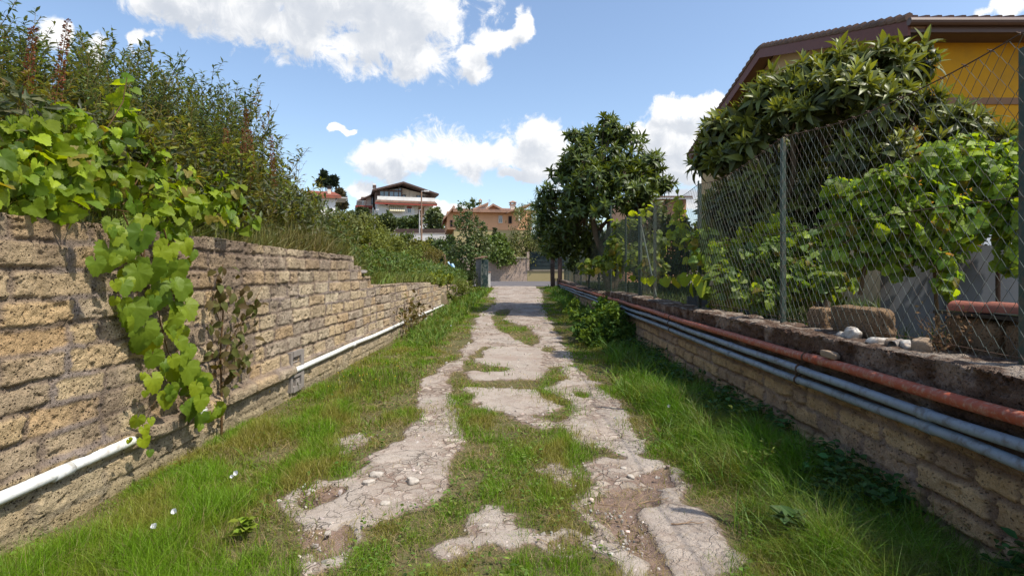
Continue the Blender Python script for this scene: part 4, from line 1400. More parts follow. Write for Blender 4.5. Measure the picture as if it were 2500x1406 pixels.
# ------------------------------------------------------------------ trees
def loquat(name, label, base, clumps, tips_n, leaf, c_new, c_old, trunk_r, seed, forks, droop=1.0):
    """clumps: world (x, y, z, radius); rosettes of long leaves sit on each clump's skin"""
    r = np.random.default_rng(seed)
    t = thing(name, label, 'tree', base)
    base = np.asarray(base, float)
    cl = np.array(clumps, float)
    cl[:, 3] *= .92 * np.random.default_rng(seed + 1).uniform(.72, 1.18, len(cl))
    tr = MB()
    for fk in forks:
        fk = np.asarray(fk, float)
        s = np.linspace(0, 1, 7)[:, None]
        tr.tube(base + (fk - base) * s + r.normal(0, .04, (7, 3)) * np.sin(s * math.pi), np.linspace(trunk_r, trunk_r * .6, 7), 8)
    for c in cl:
        fk = np.asarray(min(forks, key=lambda k_: np.linalg.norm(np.asarray(k_) - c[:3])))
        s = np.linspace(0, 1, 6)[:, None]
        tr.tube(fk + (c[:3] - fk) * s + r.normal(0, .05, (6, 3)) * np.sin(s * math.pi) - np.array([0, 0, .15]) * np.sin(s * math.pi), np.linspace(trunk_r * .55, .018, 6), 6)
    w_ = cl[:, 3] ** 2; w_ /= w_.sum()
    cnt = r.multinomial(tips_n, w_)
    T, A = [], []
    for c, k in zip(cl, cnt):
        u = unit(int(k * 1.8) + 1)
        u = u[u[:, 2] > -.55][:k]
        rad = c[3] * (.55 + .62 * r.random((len(u), 1)) ** .8)
        T.append(c[:3] + u * rad * np.array([1, 1, .85])); A.append(u + np.array([0, 0, .55]) + r.normal(0, .25, u.shape))
        for uu_ in u[::3]:
            tr.tube(np.array([c[:3], c[:3] + uu_ * c[3] * .8]), [.012, .006], 4)
    T = np.vstack(T); A = np.vstack(A); A /= np.linalg.norm(A, axis=1)[:, None]
    tr.build('trunk', M['bark'], t, True)
    lf = MB()
    per = 15
    N = len(T)
    SZ = r.uniform(.68, 1.22, N)
    for k in range(per):
        f = k / (per - 1)
        th = (0.25 + 1.75 * f) * droop + r.normal(0, .16, N)
        ph = k * 2.399 + r.uniform(0, 6.3, N) * .15 + np.arange(N)
        ref = np.where(np.abs(A[:, 2:3]) < .9, np.array([[0, 0, 1.]]), np.array([[1., 0, 0]]))
        x = np.cross(A, ref); x /= np.linalg.norm(x, axis=1)[:, None]; y = np.cross(A, x)
        side = x * np.cos(ph)[:, None] + y * np.sin(ph)[:, None]
        d = A * np.cos(th)[:, None] + side * np.sin(th)[:, None]
        nn = A * np.sin(th)[:, None] - side * np.cos(th)[:, None]
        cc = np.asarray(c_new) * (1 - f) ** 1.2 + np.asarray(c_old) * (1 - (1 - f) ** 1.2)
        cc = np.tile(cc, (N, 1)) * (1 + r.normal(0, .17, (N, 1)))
        L = leaf * (.62 + .5 * min(1, f * 1.6)) * r.uniform(.75, 1.2, N)
        P = T - A * (.14 * leaf * 2 * f)[..., None] if False else T - A * (leaf * .45 * f)
        kp = r.random(N) < (.95 if f < .7 else .75)
        L = L * SZ
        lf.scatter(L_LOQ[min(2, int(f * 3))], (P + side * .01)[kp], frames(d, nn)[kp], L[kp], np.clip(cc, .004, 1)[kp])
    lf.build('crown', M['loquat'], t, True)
    return t


def pxc(lst):
    return [(*at(a, b, Y), r_ * Y / F) for a, b, r_, Y in lst]


# big loquat behind the chain link fence
near = pxc([(2150, 175, 75, 8.6), (2235, 160, 60, 8.8), (2060, 175, 75, 8.8), (1960, 195, 75, 9.0), (1890, 230, 70, 9.2), (2040, 250, 85, 8.2), (2150, 270, 85, 8.0), (1940, 285, 80, 8.6), (1830, 290, 65, 9.4), (1770, 330, 60, 9.8),
            (1735, 390, 50, 10), (1790, 385, 55, 9.4), (1860, 340, 70, 9.0), (2250, 260, 70, 8.0), (2320, 320, 62, 7.8), (2395, 300, 36, 8.0), (2430, 345, 36, 7.6), (2290, 380, 70, 7.6), (2170, 370, 70, 7.8), (2080, 380, 65, 8.0),
            (1850, 440, 70, 9.4), (1800, 500, 75, 10), (1880, 520, 80, 9.6), (1780, 580, 70, 10.4), (1860, 600, 70, 10), (1960, 480, 70, 9.4), (2040, 460, 70, 9.2), (1990, 560, 80, 9.6), (2130, 470, 70, 8.8), (2000, 330, 80, 9.6), (2120, 330, 80, 9.4),
            (2480, 330, 40, 8), (1930, 400, 80, 10.2), (1920, 620, 70, 10), (1830, 660, 60, 10.4), (1990, 640, 60, 10), (1760, 640, 50, 10.8), (2060, 560, 60, 9.6), (2400, 390, 50, 7.8), (2200, 200, 70, 9.2)])
b0 = at(2000, 700, 9.3); b0[2] = .7
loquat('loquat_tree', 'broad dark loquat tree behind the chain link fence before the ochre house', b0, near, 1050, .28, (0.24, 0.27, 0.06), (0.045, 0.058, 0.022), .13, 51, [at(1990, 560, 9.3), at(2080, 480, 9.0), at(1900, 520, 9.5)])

mid = pxc([(1490, 320, 45, 20), (1440, 345, 40, 20), (1540, 340, 42, 20), (1420, 390, 50, 19.5), (1500, 390, 60, 19), (1570, 400, 50, 19.5), (1380, 440, 50, 20), (1450, 450, 60, 18.6), (1530, 450, 60, 18.6), (1600, 450, 42, 20),
           (1345, 480, 45, 20), (1410, 510, 55, 19), (1480, 500, 55, 18.4), (1560, 500, 55, 19), (1615, 460, 30, 20), (1340, 540, 40, 20.4), (1390, 560, 45, 20), (1590, 520, 45, 20), (1500, 340, 60, 21), (1440, 420, 70, 21.5), (1540, 420, 70, 21.5), (1380, 500, 60, 21.5), (1350, 585, 32, 21), (1475, 300, 30, 20), (1400, 330, 18, 20), (1400, 590, 34, 21), (1440, 560, 45, 21), (1370, 600, 40, 22), (1420, 610, 40, 22.5), (1470, 600, 40, 22.5), (1530, 560, 45, 21.5), (1570, 570, 35, 20.5), (1330, 570, 34, 21.5), (1340, 610, 26, 22), (1320, 500, 26, 20.5), (1460, 610, 36, 22), (1510, 590, 36, 22.5), (1550, 600, 36, 22.5), (1600, 560, 36, 21.5)])
b1 = at(1492, 700, 19.6); b1[2] = .7
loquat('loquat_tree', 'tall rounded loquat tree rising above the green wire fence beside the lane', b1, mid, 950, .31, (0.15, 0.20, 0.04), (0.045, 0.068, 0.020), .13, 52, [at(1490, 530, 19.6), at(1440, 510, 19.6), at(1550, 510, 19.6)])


def tree(name, label, base, clumps, n, leaf, col, seed, tmpl=L_DIAM, trunk_r=.15, shell=.45, cat='tree', hang=0., group=None, var=.25, mat='tree', col2=None):
    r = np.random.default_rng(seed)
    t = thing(name, label, cat, base, group)
    base = np.asarray(base, float); cl = np.array(clumps, float)
    tr = MB()
    ctr = cl[:, :3].mean(0)
    fork = base + (ctr - base) * .5
    s = np.linspace(0, 1, 6)[:, None]
    tr.tube(base + (fork - base) * s + r.normal(0, .03, (6, 3)) * s, np.linspace(trunk_r, trunk_r * .7, 6), 7)
    for c in cl:
        tr.tube(fork + (c[:3] - fk_(r)) * 0 + (c[:3] - fork) * s + r.normal(0, .05, (6, 3)) * np.sin(s * math.pi), np.linspace(trunk_r * .5, trunk_r * .12, 6), 5)
    tr.build('trunk', M['bark'], t)
    w_ = cl[:, 3] ** 2; w_ /= w_.sum()
    cnt = r.multinomial(n, w_)
    lf = MB()
    for c, k in zip(cl, cnt):
        nsub = max(4, k // 26)
        sub = unit(nsub) * (shell + (1 - shell) * r.random((nsub, 1)) ** .6) * c[3]
        ii = r.integers(0, nsub, k)
        P = c[:3] + sub[ii] * np.array([1, 1, .9]) + r.normal(0, .17, (k, 3)) * c[3]
        d = unit(k) + np.array([0, 0, -hang])
        cc = np.tile(np.asarray(col, float), (k, 1))
        if col2 is not None:
            m_ = (r.random(nsub) < .35)[ii][:, None]
            cc = np.where(m_, np.asarray(col2)[None], cc)
        cc = cc * (1 + r.normal(0, .14, (nsub, 1)))[ii] * (1 + r.normal(0, var * .6, (k, 1)))
        nn = unit(k) * .8 + np.array([0, 0, .7])
        lf.scatter(tmpl, P, frames(d, nn), leaf * r.uniform(.55, 1.25, k), np.clip(cc, .004, 1))
    lf.build('crown', M[mat], t)
    return t


def fk_(r):
    return np.zeros(3)


def base_at(px, Y, dz=0.0, z=None):
    p = at(px, 600, Y)
    p[2] = float(terrain(p[0], Y)) + dz if z is None else z
    return p


# pear-like tree at the gate
tree('pear_tree', 'slender glossy leaved tree standing behind the left gate pillar', base_at(1150, 38),
     pxc([(1135, 510, 20, 38), (1155, 500, 16, 38), (1128, 545, 28, 38), (1150, 560, 30, 38), (1165, 590, 32, 38), (1130, 600, 30, 38), (1150, 630, 34, 37.5), (1180, 560, 12, 38), (1185, 610, 24, 38), (1120, 650, 30, 37.5), (1150, 665, 30, 37.5), (1170, 480 + 60, 14, 38), (1105, 620, 24, 38)]),
     5600, .17, (0.10, 0.145, 0.045), 61, tmpl=L_OVAL, trunk_r=.12, shell=.3, col2=(0.16, 0.19, 0.08))
tree('pepper_tree', 'drooping olive green tree hanging over the beige block wall across the road', base_at(1292, 51.5),
     pxc([(1290, 530, 40, 51.2), (1320, 520, 40, 51.7), (1270, 570, 40, 51.2), (1310, 570, 45, 50.7), (1255, 600, 32, 50.7), (1290, 610, 40, 50.2), (1330, 610, 40, 50.7), (1275, 628, 26, 50.8), (1245, 615, 22, 51.0), (1255, 645, 12, 50.8), (1340, 560, 40, 51.2), (1350, 610, 30, 51.2), (1365, 560, 40, 51.7)]),
     8000, .26, (0.125, 0.145, 0.042), 62, tmpl=L_SMALL, trunk_r=.22, shell=.3, hang=.8, col2=(0.19, 0.20, 0.05))
tree('leafy_bush', 'bright green bush behind the beige block wall between the two trees', base_at(1205, 50),
     pxc([(1200, 600, 24, 50), (1215, 590, 22, 50), (1230, 605, 24, 50), (1195, 625, 22, 49.5), (1222, 628, 26, 49), (1240, 630, 20, 49)]), 3200, .26, (0.135, 0.19, 0.04), 63, tmpl=L_OVAL, cat='bush', shell=.3)
tree('cypress', 'small narrow cypress in front of the orange house', base_at(1208, 62), pxc([(1208, 562, 6, 62), (1208, 575, 8, 62), (1208, 590, 10, 62), (1208, 605, 10, 62)]), 1200, .2, (0.05, 0.075, 0.02), 64, trunk_r=.08)

# bushes and trees in front of and around the far houses
far = [('garden_tree', 'dark spreading tree in front of the white house, below its awning', [(922, 538, 20, 92), (945, 540, 20, 92), (962, 544, 17, 92), (908, 550, 18, 92), (940, 553, 22, 92)], (0.085, 0.11, 0.035)),
       ('garden_tree', 'dark tree between the awning and the street lamps of the white house', [(984, 546, 14, 90), (1000, 544, 15, 90), (1012, 550, 15, 90), (990, 555, 17, 90), (1015, 533, 7, 90)], (0.09, 0.125, 0.04)),
       ('garden_tree', 'rounded lighter green tree at the right end of the white house', [(1055, 530, 18, 94), (1070, 535, 18, 94), (1050, 548, 18, 94), (1072, 552, 18, 94), (1062, 520, 12, 94)], (0.12, 0.15, 0.055)),
       ('pine_tree', 'dark blue green conifer behind the red tiled cottage', [(792, 420, 5, 82), (791, 432, 9, 82), (800, 446, 11, 82), (782, 446, 9, 82), (813, 447, 10, 82), (818, 437, 7, 82), (806, 436, 6, 82)], (0.032, 0.048, 0.028)),
       ('garden_tree', 'brownish tree beside the right end of the red tiled cottage', [(828, 470, 9, 70), (832, 485, 12, 70), (826, 500, 14, 70), (838, 500, 10, 70)], (0.085, 0.07, 0.035)),
       ('leafy_bush', 'green bush row below the street lamps on the slope', [(960, 590, 26, 60), (990, 592, 22, 60), (930, 585, 24, 60), (1010, 600, 20, 60)], (0.12, 0.155, 0.04)),
       ('leafy_bush', 'dark hedge like bush left of the slender tree by the gate', [(1060, 600, 22, 52), (1080, 605, 22, 52), (1095, 620, 24, 50), (1075, 630, 22, 50), (1100, 590, 14, 52)], (0.07, 0.105, 0.03)),
       ('leafy_bush', 'yellowing bush on the slope under the tallest street lamp', [(1030, 605, 20, 50), (1012, 615, 20, 50), (1045, 618, 18, 50), (1005, 600, 14, 50)], (0.17, 0.17, 0.035)),
       ('leafy_bush', 'pale green bush below the left side of the white house', [(880, 525, 16, 75), (868, 540, 22, 74), (890, 550, 24, 74), (855, 525, 16, 74), (860, 560, 26, 72)], (0.105, 0.125, 0.05)),
       ('garden_tree', 'dark tree behind the lower left balcony of the white house', [(880, 515, 8, 98), (890, 520, 9, 98), (885, 528, 9, 98)], (0.05, 0.07, 0.025))]
for k, (nm, lab, cl, c_) in enumerate(far):
    Yb = cl[0][3]
    pxm = sum(c[0] for c in cl) / len(cl)
    tree(nm, lab, base_at(pxm, Yb), pxc(cl), 2600, .0055 * Yb, c_, 400 + k, shell=.25, trunk_r=.16, cat='bush' if 'bush' in nm else 'tree', tmpl=L_DIAM)

# bushes of the bank's far end and around the gate
bb = [('bramble_bush', 'loose green bush behind the low far end of the tall tufa wall', [(905, 560, 40, 17), (870, 580, 36, 15), (945, 590, 36, 18), (840, 560, 34, 15), (900, 610, 34, 16)], (0.17, 0.19, 0.05), 3600, .075),
      ('bramble_bush', 'feathery pale green bush in the middle of the overgrown bank', [(960, 630, 34, 18), (1000, 620, 30, 21), (980, 650, 26, 18), (930, 640, 30, 17), (900, 655, 22, 15)], (0.19, 0.23, 0.055), 3800, .075),
      ('bramble_bush', 'brownish green bush on the bank near the pale blue sheet', [(1040, 640, 24, 26), (1060, 625, 22, 28), (1025, 655, 22, 24), (1075, 650, 18, 27)], (0.20, 0.17, 0.06), 2600, .09),
      ('bramble_bush', 'low bright leafy bush over the crumbling wall', [(1065, 678, 22, 22), (1040, 680, 20, 20), (1090, 682, 16, 24), (1010, 672, 18, 18)], (0.24, 0.28, 0.035), 1900, .09),
      ('bramble_bush', 'weedy bush growing before the left gate pillar', [(1120, 705, 22, 27), (1145, 708, 22, 29), (1095, 715, 18, 24), (1170, 715, 18, 30), (1110, 725, 16, 24)], (0.15, 0.18, 0.04), 2600, .09),
      ('bramble_bush', 'tall loose bush with thin stems on the bank, just right of the red tiled cottage', [(855, 555, 28, 14), (830, 540, 26, 14), (875, 545, 24, 15), (840, 575, 32, 13.5), (800, 550, 30, 13)], (0.16, 0.175, 0.055), 3600, .075),
      ('bramble_bush', 'broad green bush sloping down behind the step of the tall tufa wall', [(890, 640, 30, 13), (930, 615, 32, 14.5), (960, 600, 28, 17), (870, 615, 30, 12.6), (910, 585, 30, 15)], (0.18, 0.205, 0.05), 3800, .07),
      ('garden_bush', 'dark garden bush behind the green wire fence, under the right side of the tall loquat', [(1590, 600, 45, 22), (1640, 580, 40, 23), (1560, 640, 45, 21), (1620, 650, 45, 21), (1680, 640, 40, 18), (1660, 560, 30, 23), (1690, 590, 30, 18)], (0.07, 0.105, 0.03), 8000, .15),
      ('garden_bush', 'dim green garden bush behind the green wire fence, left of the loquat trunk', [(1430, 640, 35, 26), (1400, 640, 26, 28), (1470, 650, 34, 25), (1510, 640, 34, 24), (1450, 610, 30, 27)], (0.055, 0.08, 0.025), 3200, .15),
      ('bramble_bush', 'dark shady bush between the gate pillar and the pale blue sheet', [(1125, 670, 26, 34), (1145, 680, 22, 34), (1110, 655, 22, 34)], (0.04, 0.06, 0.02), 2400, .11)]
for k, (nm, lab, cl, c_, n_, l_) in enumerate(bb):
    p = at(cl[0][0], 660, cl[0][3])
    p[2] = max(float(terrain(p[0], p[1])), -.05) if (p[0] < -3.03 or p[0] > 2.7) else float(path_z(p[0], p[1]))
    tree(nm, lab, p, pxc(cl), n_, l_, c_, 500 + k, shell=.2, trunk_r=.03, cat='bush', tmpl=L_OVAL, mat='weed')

# nettle-like bush against the right wall
tree('nettle_bush', 'leafy green bush leaning on the pipes of the low brown wall', (1.95, 12.6, 0.0),
     [(1.95, 12.6, .55, .38), (1.7, 12.4, .40, .33), (2.1, 12.3, .42, .33), (1.55, 12.9, .35, .3), (2.05, 13.2, .66, .33), (1.8, 13.0, .62, .3), (2.12, 12.0, .30, .28), (1.6, 13.6, .5, .3), (1.42, 12.6, .25, .26), (1.32, 13.4, .45, .26), (1.25, 14.4, .70, .2), (1.55, 12.0, .2, .25), (1.85, 13.4, .85, .2), (2.0, 12.2, .72, .2)],
     5000, .10, (0.075, 0.145, 0.03), 66, tmpl=L_OVAL, trunk_r=.02, shell=.3, cat='bush', mat='weed', col2=(0.13, 0.20, 0.03))

# ------------------------------------------------------------------ garden behind the fence
t = thing('grapevine', 'sunlit grapevine thicket filling the garden behind the chain link fence', 'vine', (4, 5.6, .7))
ell = [(2330, 400, 110, 55, 0), (2440, 420, 90, 60, 0), (2230, 440, 100, 55, 0), (2150, 470, 90, 55, .1), (2080, 530, 70, 60, .2), (2180, 540, 90, 70, 0), (2290, 520, 110, 80, -.1), (2410, 520, 90, 70, 0), (2090, 610, 80, 50, .2), (2200, 620, 80, 50, 0),
       (2300, 600, 60, 50, 0), (2310, 660, 30, 60, -.2), (2470, 480, 60, 90, -.2), (2360, 360, 60, 40, .3), (2480, 380, 50, 50, 0), (2050, 450, 40, 30, .3), (2560, 450, 90, 120, 0), (2470, 610, 30, 60, 0)]
lf = grape_mass(ell, 2900, lambda px: 5.9, .12, (0.27, 0.36, 0.03), (0.09, 0.175, 0.035), (-.1, -.5, .85), shell=.4, hang=.25)
lf.build('foliage', M['vine'], t, True)
q = MB()
for a in (((2290, 800), (2280, 640), (2240, 540)), ((2340, 800), (2280, 620), (2180, 560)), ((2100, 720), (2120, 600), (2150, 480)), ((2240, 540), (2340, 440), (2440, 400)), ((2240, 560), (2120, 560), (2050, 600))):
    pts = np.array([at(x, y, 6.0) for x, y in a])
    q.tube(pts, np.linspace(.022, .008, len(pts)), 6, col=(.6, .5, .4))
q.build('stem', M['stem'], t)

t = thing('grapevine', 'grey green vine bushes low behind the fence, in the shade of the broad loquat', 'vine', (3.6, 8.5, .7))
ell = [(1760, 620, 60, 40, 0), (1830, 650, 70, 60, 0), (1900, 640, 60, 70, -.3), (1960, 590, 70, 50, -.3), (1780, 690, 60, 45, -.2), (1870, 720, 70, 40, -.5), (1960, 680, 60, 60, -.5), (1990, 640, 60, 60, -.3), (2040, 690, 50, 40, -.8), (1720, 590, 40, 40, .3)]
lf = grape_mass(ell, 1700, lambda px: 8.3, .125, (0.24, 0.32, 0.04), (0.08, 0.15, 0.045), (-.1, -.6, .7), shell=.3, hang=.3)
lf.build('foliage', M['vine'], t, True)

t = thing('grapevine', 'yellow green vine shoot climbing through the fence above the dark sheet', 'vine', (2.9, 10.5, 1))
ell = [(1655, 500, 14, 40, 0), (1650, 560, 26, 34, 0), (1730, 620, 34, 40, -.5), (1780, 600, 40, 24, -1.2), (1840, 570, 50, 22, -1.8), (1900, 540, 40, 24, -2.2), (1770, 740, 50, 20, -1.5), (1690, 600, 24, 40, 0), (1665, 560, 16, 40, 0), (1560, 520, 18, 12, 1.5), (1580, 505, 10, 14, 1.5), (1710, 560, 24, 34, -.3), (1700, 640, 20, 26, -.3)]
lf = grape_mass(ell, 420, lambda px: 10.6, .14, (0.42, 0.48, 0.03), (0.26, 0.35, 0.03), (-.3, -.7, .5), shell=.2, hang=.3)
pts = [(1500, 668), (1517, 672), (1545, 676), (1570, 680), (1585, 682), (1600, 680), (1617, 682), (1632, 678), (1648, 680), (1662, 672), (1680, 670), (1698, 668), (1712, 676), (1720, 690), (1690, 690)]
P = np.array([at(a, b - 6, F * (FXX - .08) / (a - CX)) for a, b in pts]); n = len(P)
lf.scatter(L_GRAPE[1], P, frames(np.stack([rng.normal(0, .3, n), rng.normal(0, .3, n), -np.ones(n)], -1), np.array([-.75, -.5, .4]) + rng.normal(0, .25, (n, 3))), np.linspace(.14, .24, n), cols((0.26, 0.33, 0.03), n, .15, .05))
lf.build('foliage', M['vine'], t, True)
q = MB().tube(np.array([at(a, b - 4, F * (FXX - .05) / (a - CX)) for a, b in pts[:13]]), .006, 5, col=(.9, 1, .4))
q.tube(np.array([at(1690, 740, 10.4), at(1670, 600, 10.6), at(1655, 500, 10.6), at(1655, 470, 10.6)]), .01, 5, col=(.6, .5, .4))
q.build('stem', M['stem'], t)

t = thing('grapevine', 'vine shoots woven into the green wire fence under the tall loquat', 'vine', (2.8, 16, 1))
ell = [(1500, 600, 30, 40, 0), (1520, 560, 16, 26, 0), (1480, 640, 30, 30, 0), (1530, 620, 24, 40, -1), (1560, 640, 26, 40, -2), (1440, 650, 30, 20, 2), (1600, 600, 24, 40, -3), (1545, 540, 30, 14, 0), (1505, 545, 10, 16, 0), (1600, 650, 30, 30, -3.5)]
lf = grape_mass(ell, 800, lambda px: 16.0, .16, (0.25, 0.31, 0.04), (0.09, 0.14, 0.035), (-.3, -.6, .6), shell=.2, hang=.3)
lf.build('foliage', M['vine'], t, True)

q = MB()
n = 14000
Y = rng.uniform(4, 34, n); X = rng.uniform(2.8, 8, n)
blades(X, Y, 0 * X + .70, rng.uniform(.15, .5, n), .0016 * Y * rng.uniform(.6, 1.2, n), np.abs(rng.normal(.5, .3, n)), cols((0.075, 0.105, 0.03), n, .3), q, segs=2)
stuff(q.build('garden_undergrowth', M['grass']), 'rough grass on the garden floor behind the fence', 'grass')


def corrugated(c, u, v, du, dv, pitch, amp, n):
    """sheet with waves across u"""
    u = np.asarray(u, float); v = np.asarray(v, float)
    nrm = np.cross(u, v); nrm /= np.linalg.norm(nrm)
    a = np.linspace(0, du, n); b = np.linspace(0, dv, 3)
    A, B = np.meshgrid(a, b, indexing='ij')
    P = np.asarray(c) + A[..., None] * u + B[..., None] * v + (amp * np.sin(A / pitch * 2 * math.pi))[..., None] * nrm
    return P


def sheet(mb_, P, th=.004):
    mb_.grid(P); mb_.grid(P[:, ::-1] + np.array([0, th, -th]))


t = thing('sheet_metal_screen', 'dark grey sheet metal screen standing behind the garden vines', 'screen', (4.5, 6.4, .7))
for k, (pa, pb, y0_, y1_) in enumerate(((2150, 2330, 810, 640), (2330, 2560, 800, 600))):
    a = at(pa, y0_, 6.5 - .1 * k); b = at(pb, y0_, 6.5 - .1 * k); zt = at(pa, y1_, 6.5)[2]
    q = MB(); sheet(q, corrugated((a[0], a[1], .65), (1, 0, 0), (0, 0, 1), b[0] - a[0], zt - .65, .55, .004, 60))
    q.build('panel', M['metal'], t)
t = thing('shed', 'small shed with pale corrugated roof glimpsed through the vines', 'shed', (5.8, 7.6, .7))
a = at(2370, 600, 7.2)
q = MB(); sheet(q, corrugated((a[0], 7.0, a[2]), (1, 0, 0), (0, 1, .20), 2.2, 1.6, .10, .014, 120)); q.build('roof', M['zinc'], t)
MB().box((a[0] + 1.1, 7.9, (a[2] + .7) / 2 - .05), (2.1, 1.4, a[2] - .85)).build('wall', M['metal'], t)
MB().tube(np.array([at(2437, 760, 6.2), at(2435, 560, 6.2)]), .022, 8).build('post', M['rust'], t)

# dark low sheet seen under the vine shoot
t = tag(MB().box((3.6, 9.9, .93), (1.5, .03, .5), rz=.12).build('metal_sheet', M['metal']), 'dark sheet leaning low behind the fence under the bright vine shoot', 'sheet')


# blocks, tiles and rubble on top of the low wall
def block(c, size, rz, label, seed, name='tufa_block', rx=0.0):
    r = np.random.default_rng(seed)
    n = 14
    fcs = MB()
    for ax in range(3):
        for sg in (-1, 1):
            a = np.linspace(-1, 1, n); A, B = np.meshgrid(a, a, indexing='ij')
            P = np.zeros((n, n, 3)); P[..., ax] = sg; P[..., (ax + 1) % 3] = A * sg; P[..., (ax + 2) % 3] = B
            L4 = (np.abs(P) ** 7).sum(-1) ** (1 / 7)
            P = P / L4[..., None]
            dn = fbm(P[..., 0] * 3 + P[..., 2] * 2.2 + seed, P[..., 1] * 3 + P[..., 2] * 2, seed, 4) - .5
            P = P * (1 + .22 * dn)[..., None]
            P = P * np.asarray(size) / 2
            P = P @ rotm('x', rx).T @ rotm('z', rz).T + np.asarray(c)
            k = .75 + .5 * fbm(P[..., 0] * 9, P[..., 2] * 9 + P[..., 1] * 5, seed + 3)
            fcs.grid(P, np.asarray((.27, .18, .105))[None, None] * k[..., None])
    ob = fcs.build(name, M['tufa_dark'], smooth=True, loc=c)
    return tag(ob, label, 'block', 'loose blocks behind the chain link fence')


def onwall(px, X, z=1.08):
    return (X, F * X / (px - CX), z)


block((2.83, 5.35, 1.165), (.18, .30, .20), .0, 'small tufa block half hidden behind the longer block next to the tall fence post', 1)
block((2.80, 4.72, 1.19), (.17, .70, .24), -.03, 'long rough tufa block lying behind the chain link fence beside white shards', 2)
block((3.00, 3.70, 1.15), (.22, .42, .30), .0, 'tufa block under the edge of the black sheet behind the fence', 3)
block((3.00, 3.25, 1.15), (.22, .40, .30), .0, 'tufa block under the red roof tiles nearest the corner fence post', 4)
mb_ = MB().box((3.02, 3.45, 1.325), (.34, 1.02, .022), rx=.0)
tag(mb_.build('black_sheet', M['glossblack']), 'black roofing sheet lying under the red roof tiles', 'sheet')


def roof_tile(name, label, p0, p1, r_, mat, group):
    """half-round tile tapering along its length"""
    p0 = np.asarray(p0, float); p1 = np.asarray(p1, float)
    d = p1 - p0; L = np.linalg.norm(d); d /= L
    side = np.cross(d, [0, 0, 1.0]); side /= np.linalg.norm(side); up = np.cross(side, d)
    th = np.linspace(-.1, math.pi + .1, 13)
    rings = []
    for rad in (r_, r_ - .013):
        pts = np.array([[p0 + d * L * s + (side * np.cos(a) + up * np.sin(a)) * rad * (1 - .12 * s) for a in th] for s in np.linspace(0, 1, 5)])
        rings.append(pts)
    q_ = MB().grid(rings[0][:, ::-1]).grid(rings[1])
    for e in (0, -1):
        q_.grid(np.stack([rings[0][e], rings[1][e]]) if e == 0 else np.stack([rings[1][e], rings[0][e]]))
    for e in (0, -1):
        q_.grid(np.stack([rings[1][:, e], rings[0][:, e]]) if e == 0 else np.stack([rings[0][:, e], rings[1][:, e]]))
    return tag(q_.build(name, mat, smooth=True, loc=p0), label, 'roof tile', group)


TG = 'red roof tiles behind the fence'
roof_tile('roof_tile', 'first red roof tile on the black sheet, its open end towards the long block', (2.93, 3.86, 1.345), (2.93, 3.50, 1.350), .062, M['tile'], TG)
roof_tile('roof_tile', 'red roof tile in the middle of the row on the black sheet', (2.93, 3.56, 1.355), (2.93, 3.20, 1.360), .060, M['tile'], TG)
roof_tile('roof_tile', 'red roof tile at the end of the row by the corner fence post', (2.93, 3.26, 1.365), (2.93, 2.90, 1.37), .060, M['tile'], TG)
roof_tile('roof_tile', 'darker roof tile lying crooked behind the row of red tiles', (3.12, 3.52, 1.37), (3.10, 3.0, 1.39), .065, M['tile'], TG)

rock('rubble_stone', (2.345, 4.33, 0.94), (.07, .15, .055), 31, M['rock'], 'small brown stone resting on the red pipe', 'stone', rz=.3)
RG = 'rubble on the low brown wall'
for k, (px, py_c, sx1, sy1, sz1, mk, lab) in enumerate([
        (2080, 790, .08, .15, .10, 'ceramic', 'white broken ceramic lump at the foot of the long tufa block'), (2065, 815, .09, .13, .05, 'pale_rock', 'flat brownish rubble piece beside the white ceramic lump'),
        (2155, 815, .07, .20, .06, 'ceramic', 'long whitish shard lying below the long tufa block'), (2178, 800, .06, .09, .07, 'rock', 'small brown rubble stone above the long whitish shard'),
        (2215, 830, .08, .13, .07, 'ceramic', 'pointed white shard at the right end of the rubble'), (2225, 843, .06, .10, .02, 'ceramic', 'thin white flake lying in front of the pointed shard'),
        (2250, 830, .09, .12, .10, 'rock', 'brown clod at the foot of the dry weeds')]):
    X = 2.60
    c = np.array([X, F * X / (px - CX), 0]); c[2] = 1.06
    rock('rubble_piece', c, (sx1, sy1, sz1), 40 + k, M[mk], lab, 'rubble', RG, rz=k * .7)
c = np.array(onwall(2190, 2.57)); c[2] = 1.11
q = MB(); q.tube(np.array([c + [-.045, -.02, -.01], c + [.05, .03, .0]]), .030, 12, cap=False); q.tube(np.array([c + [.05, .03, 0], c + [-.045, -.02, -.01]]), .022, 12, cap=False)
tag(q.build('pipe_stub', M['concrete'], smooth=True), 'short broken clay pipe end among the white shards', 'rubble', RG)

q = MB(); st = MB()
for k in range(46):
    p = np.array([rng.normal(2.78, .05), rng.normal(3.72, .10), 1.05])
    a = rng.uniform(0, 6.3); h = rng.uniform(.1, .38)
    s = np.linspace(0, 1, 6)[:, None]
    tip = np.array([math.cos(a) * .22 * h * 2, math.sin(a) * .35 * h * 2, h])
    pts = p + tip * s + np.array([0, 0, -.3 * h]) * s ** 2 + rng.normal(0, .006, (6, 3))
    st.tube(pts, np.linspace(.003, .0012, 6), 4, col=(1.1, .9, .9))
    c = rng.integers(4, 12)
    q.scatter(L_DIAM, p + tip * rng.random((c, 1)) * .95 + rng.normal(0, .02, (c, 3)), frames(unit(c), unit(c)), rng.uniform(.012, .04, c), cols((.17, .11, .06), c, .3))
t = thing('dry_weed', 'dried brown weed tuft on the low wall behind the fence', 'weed', (2.78, 3.72, 1.05))
st.build('stem', M['stem'], t); q.build('foliage', M['dry'], t)

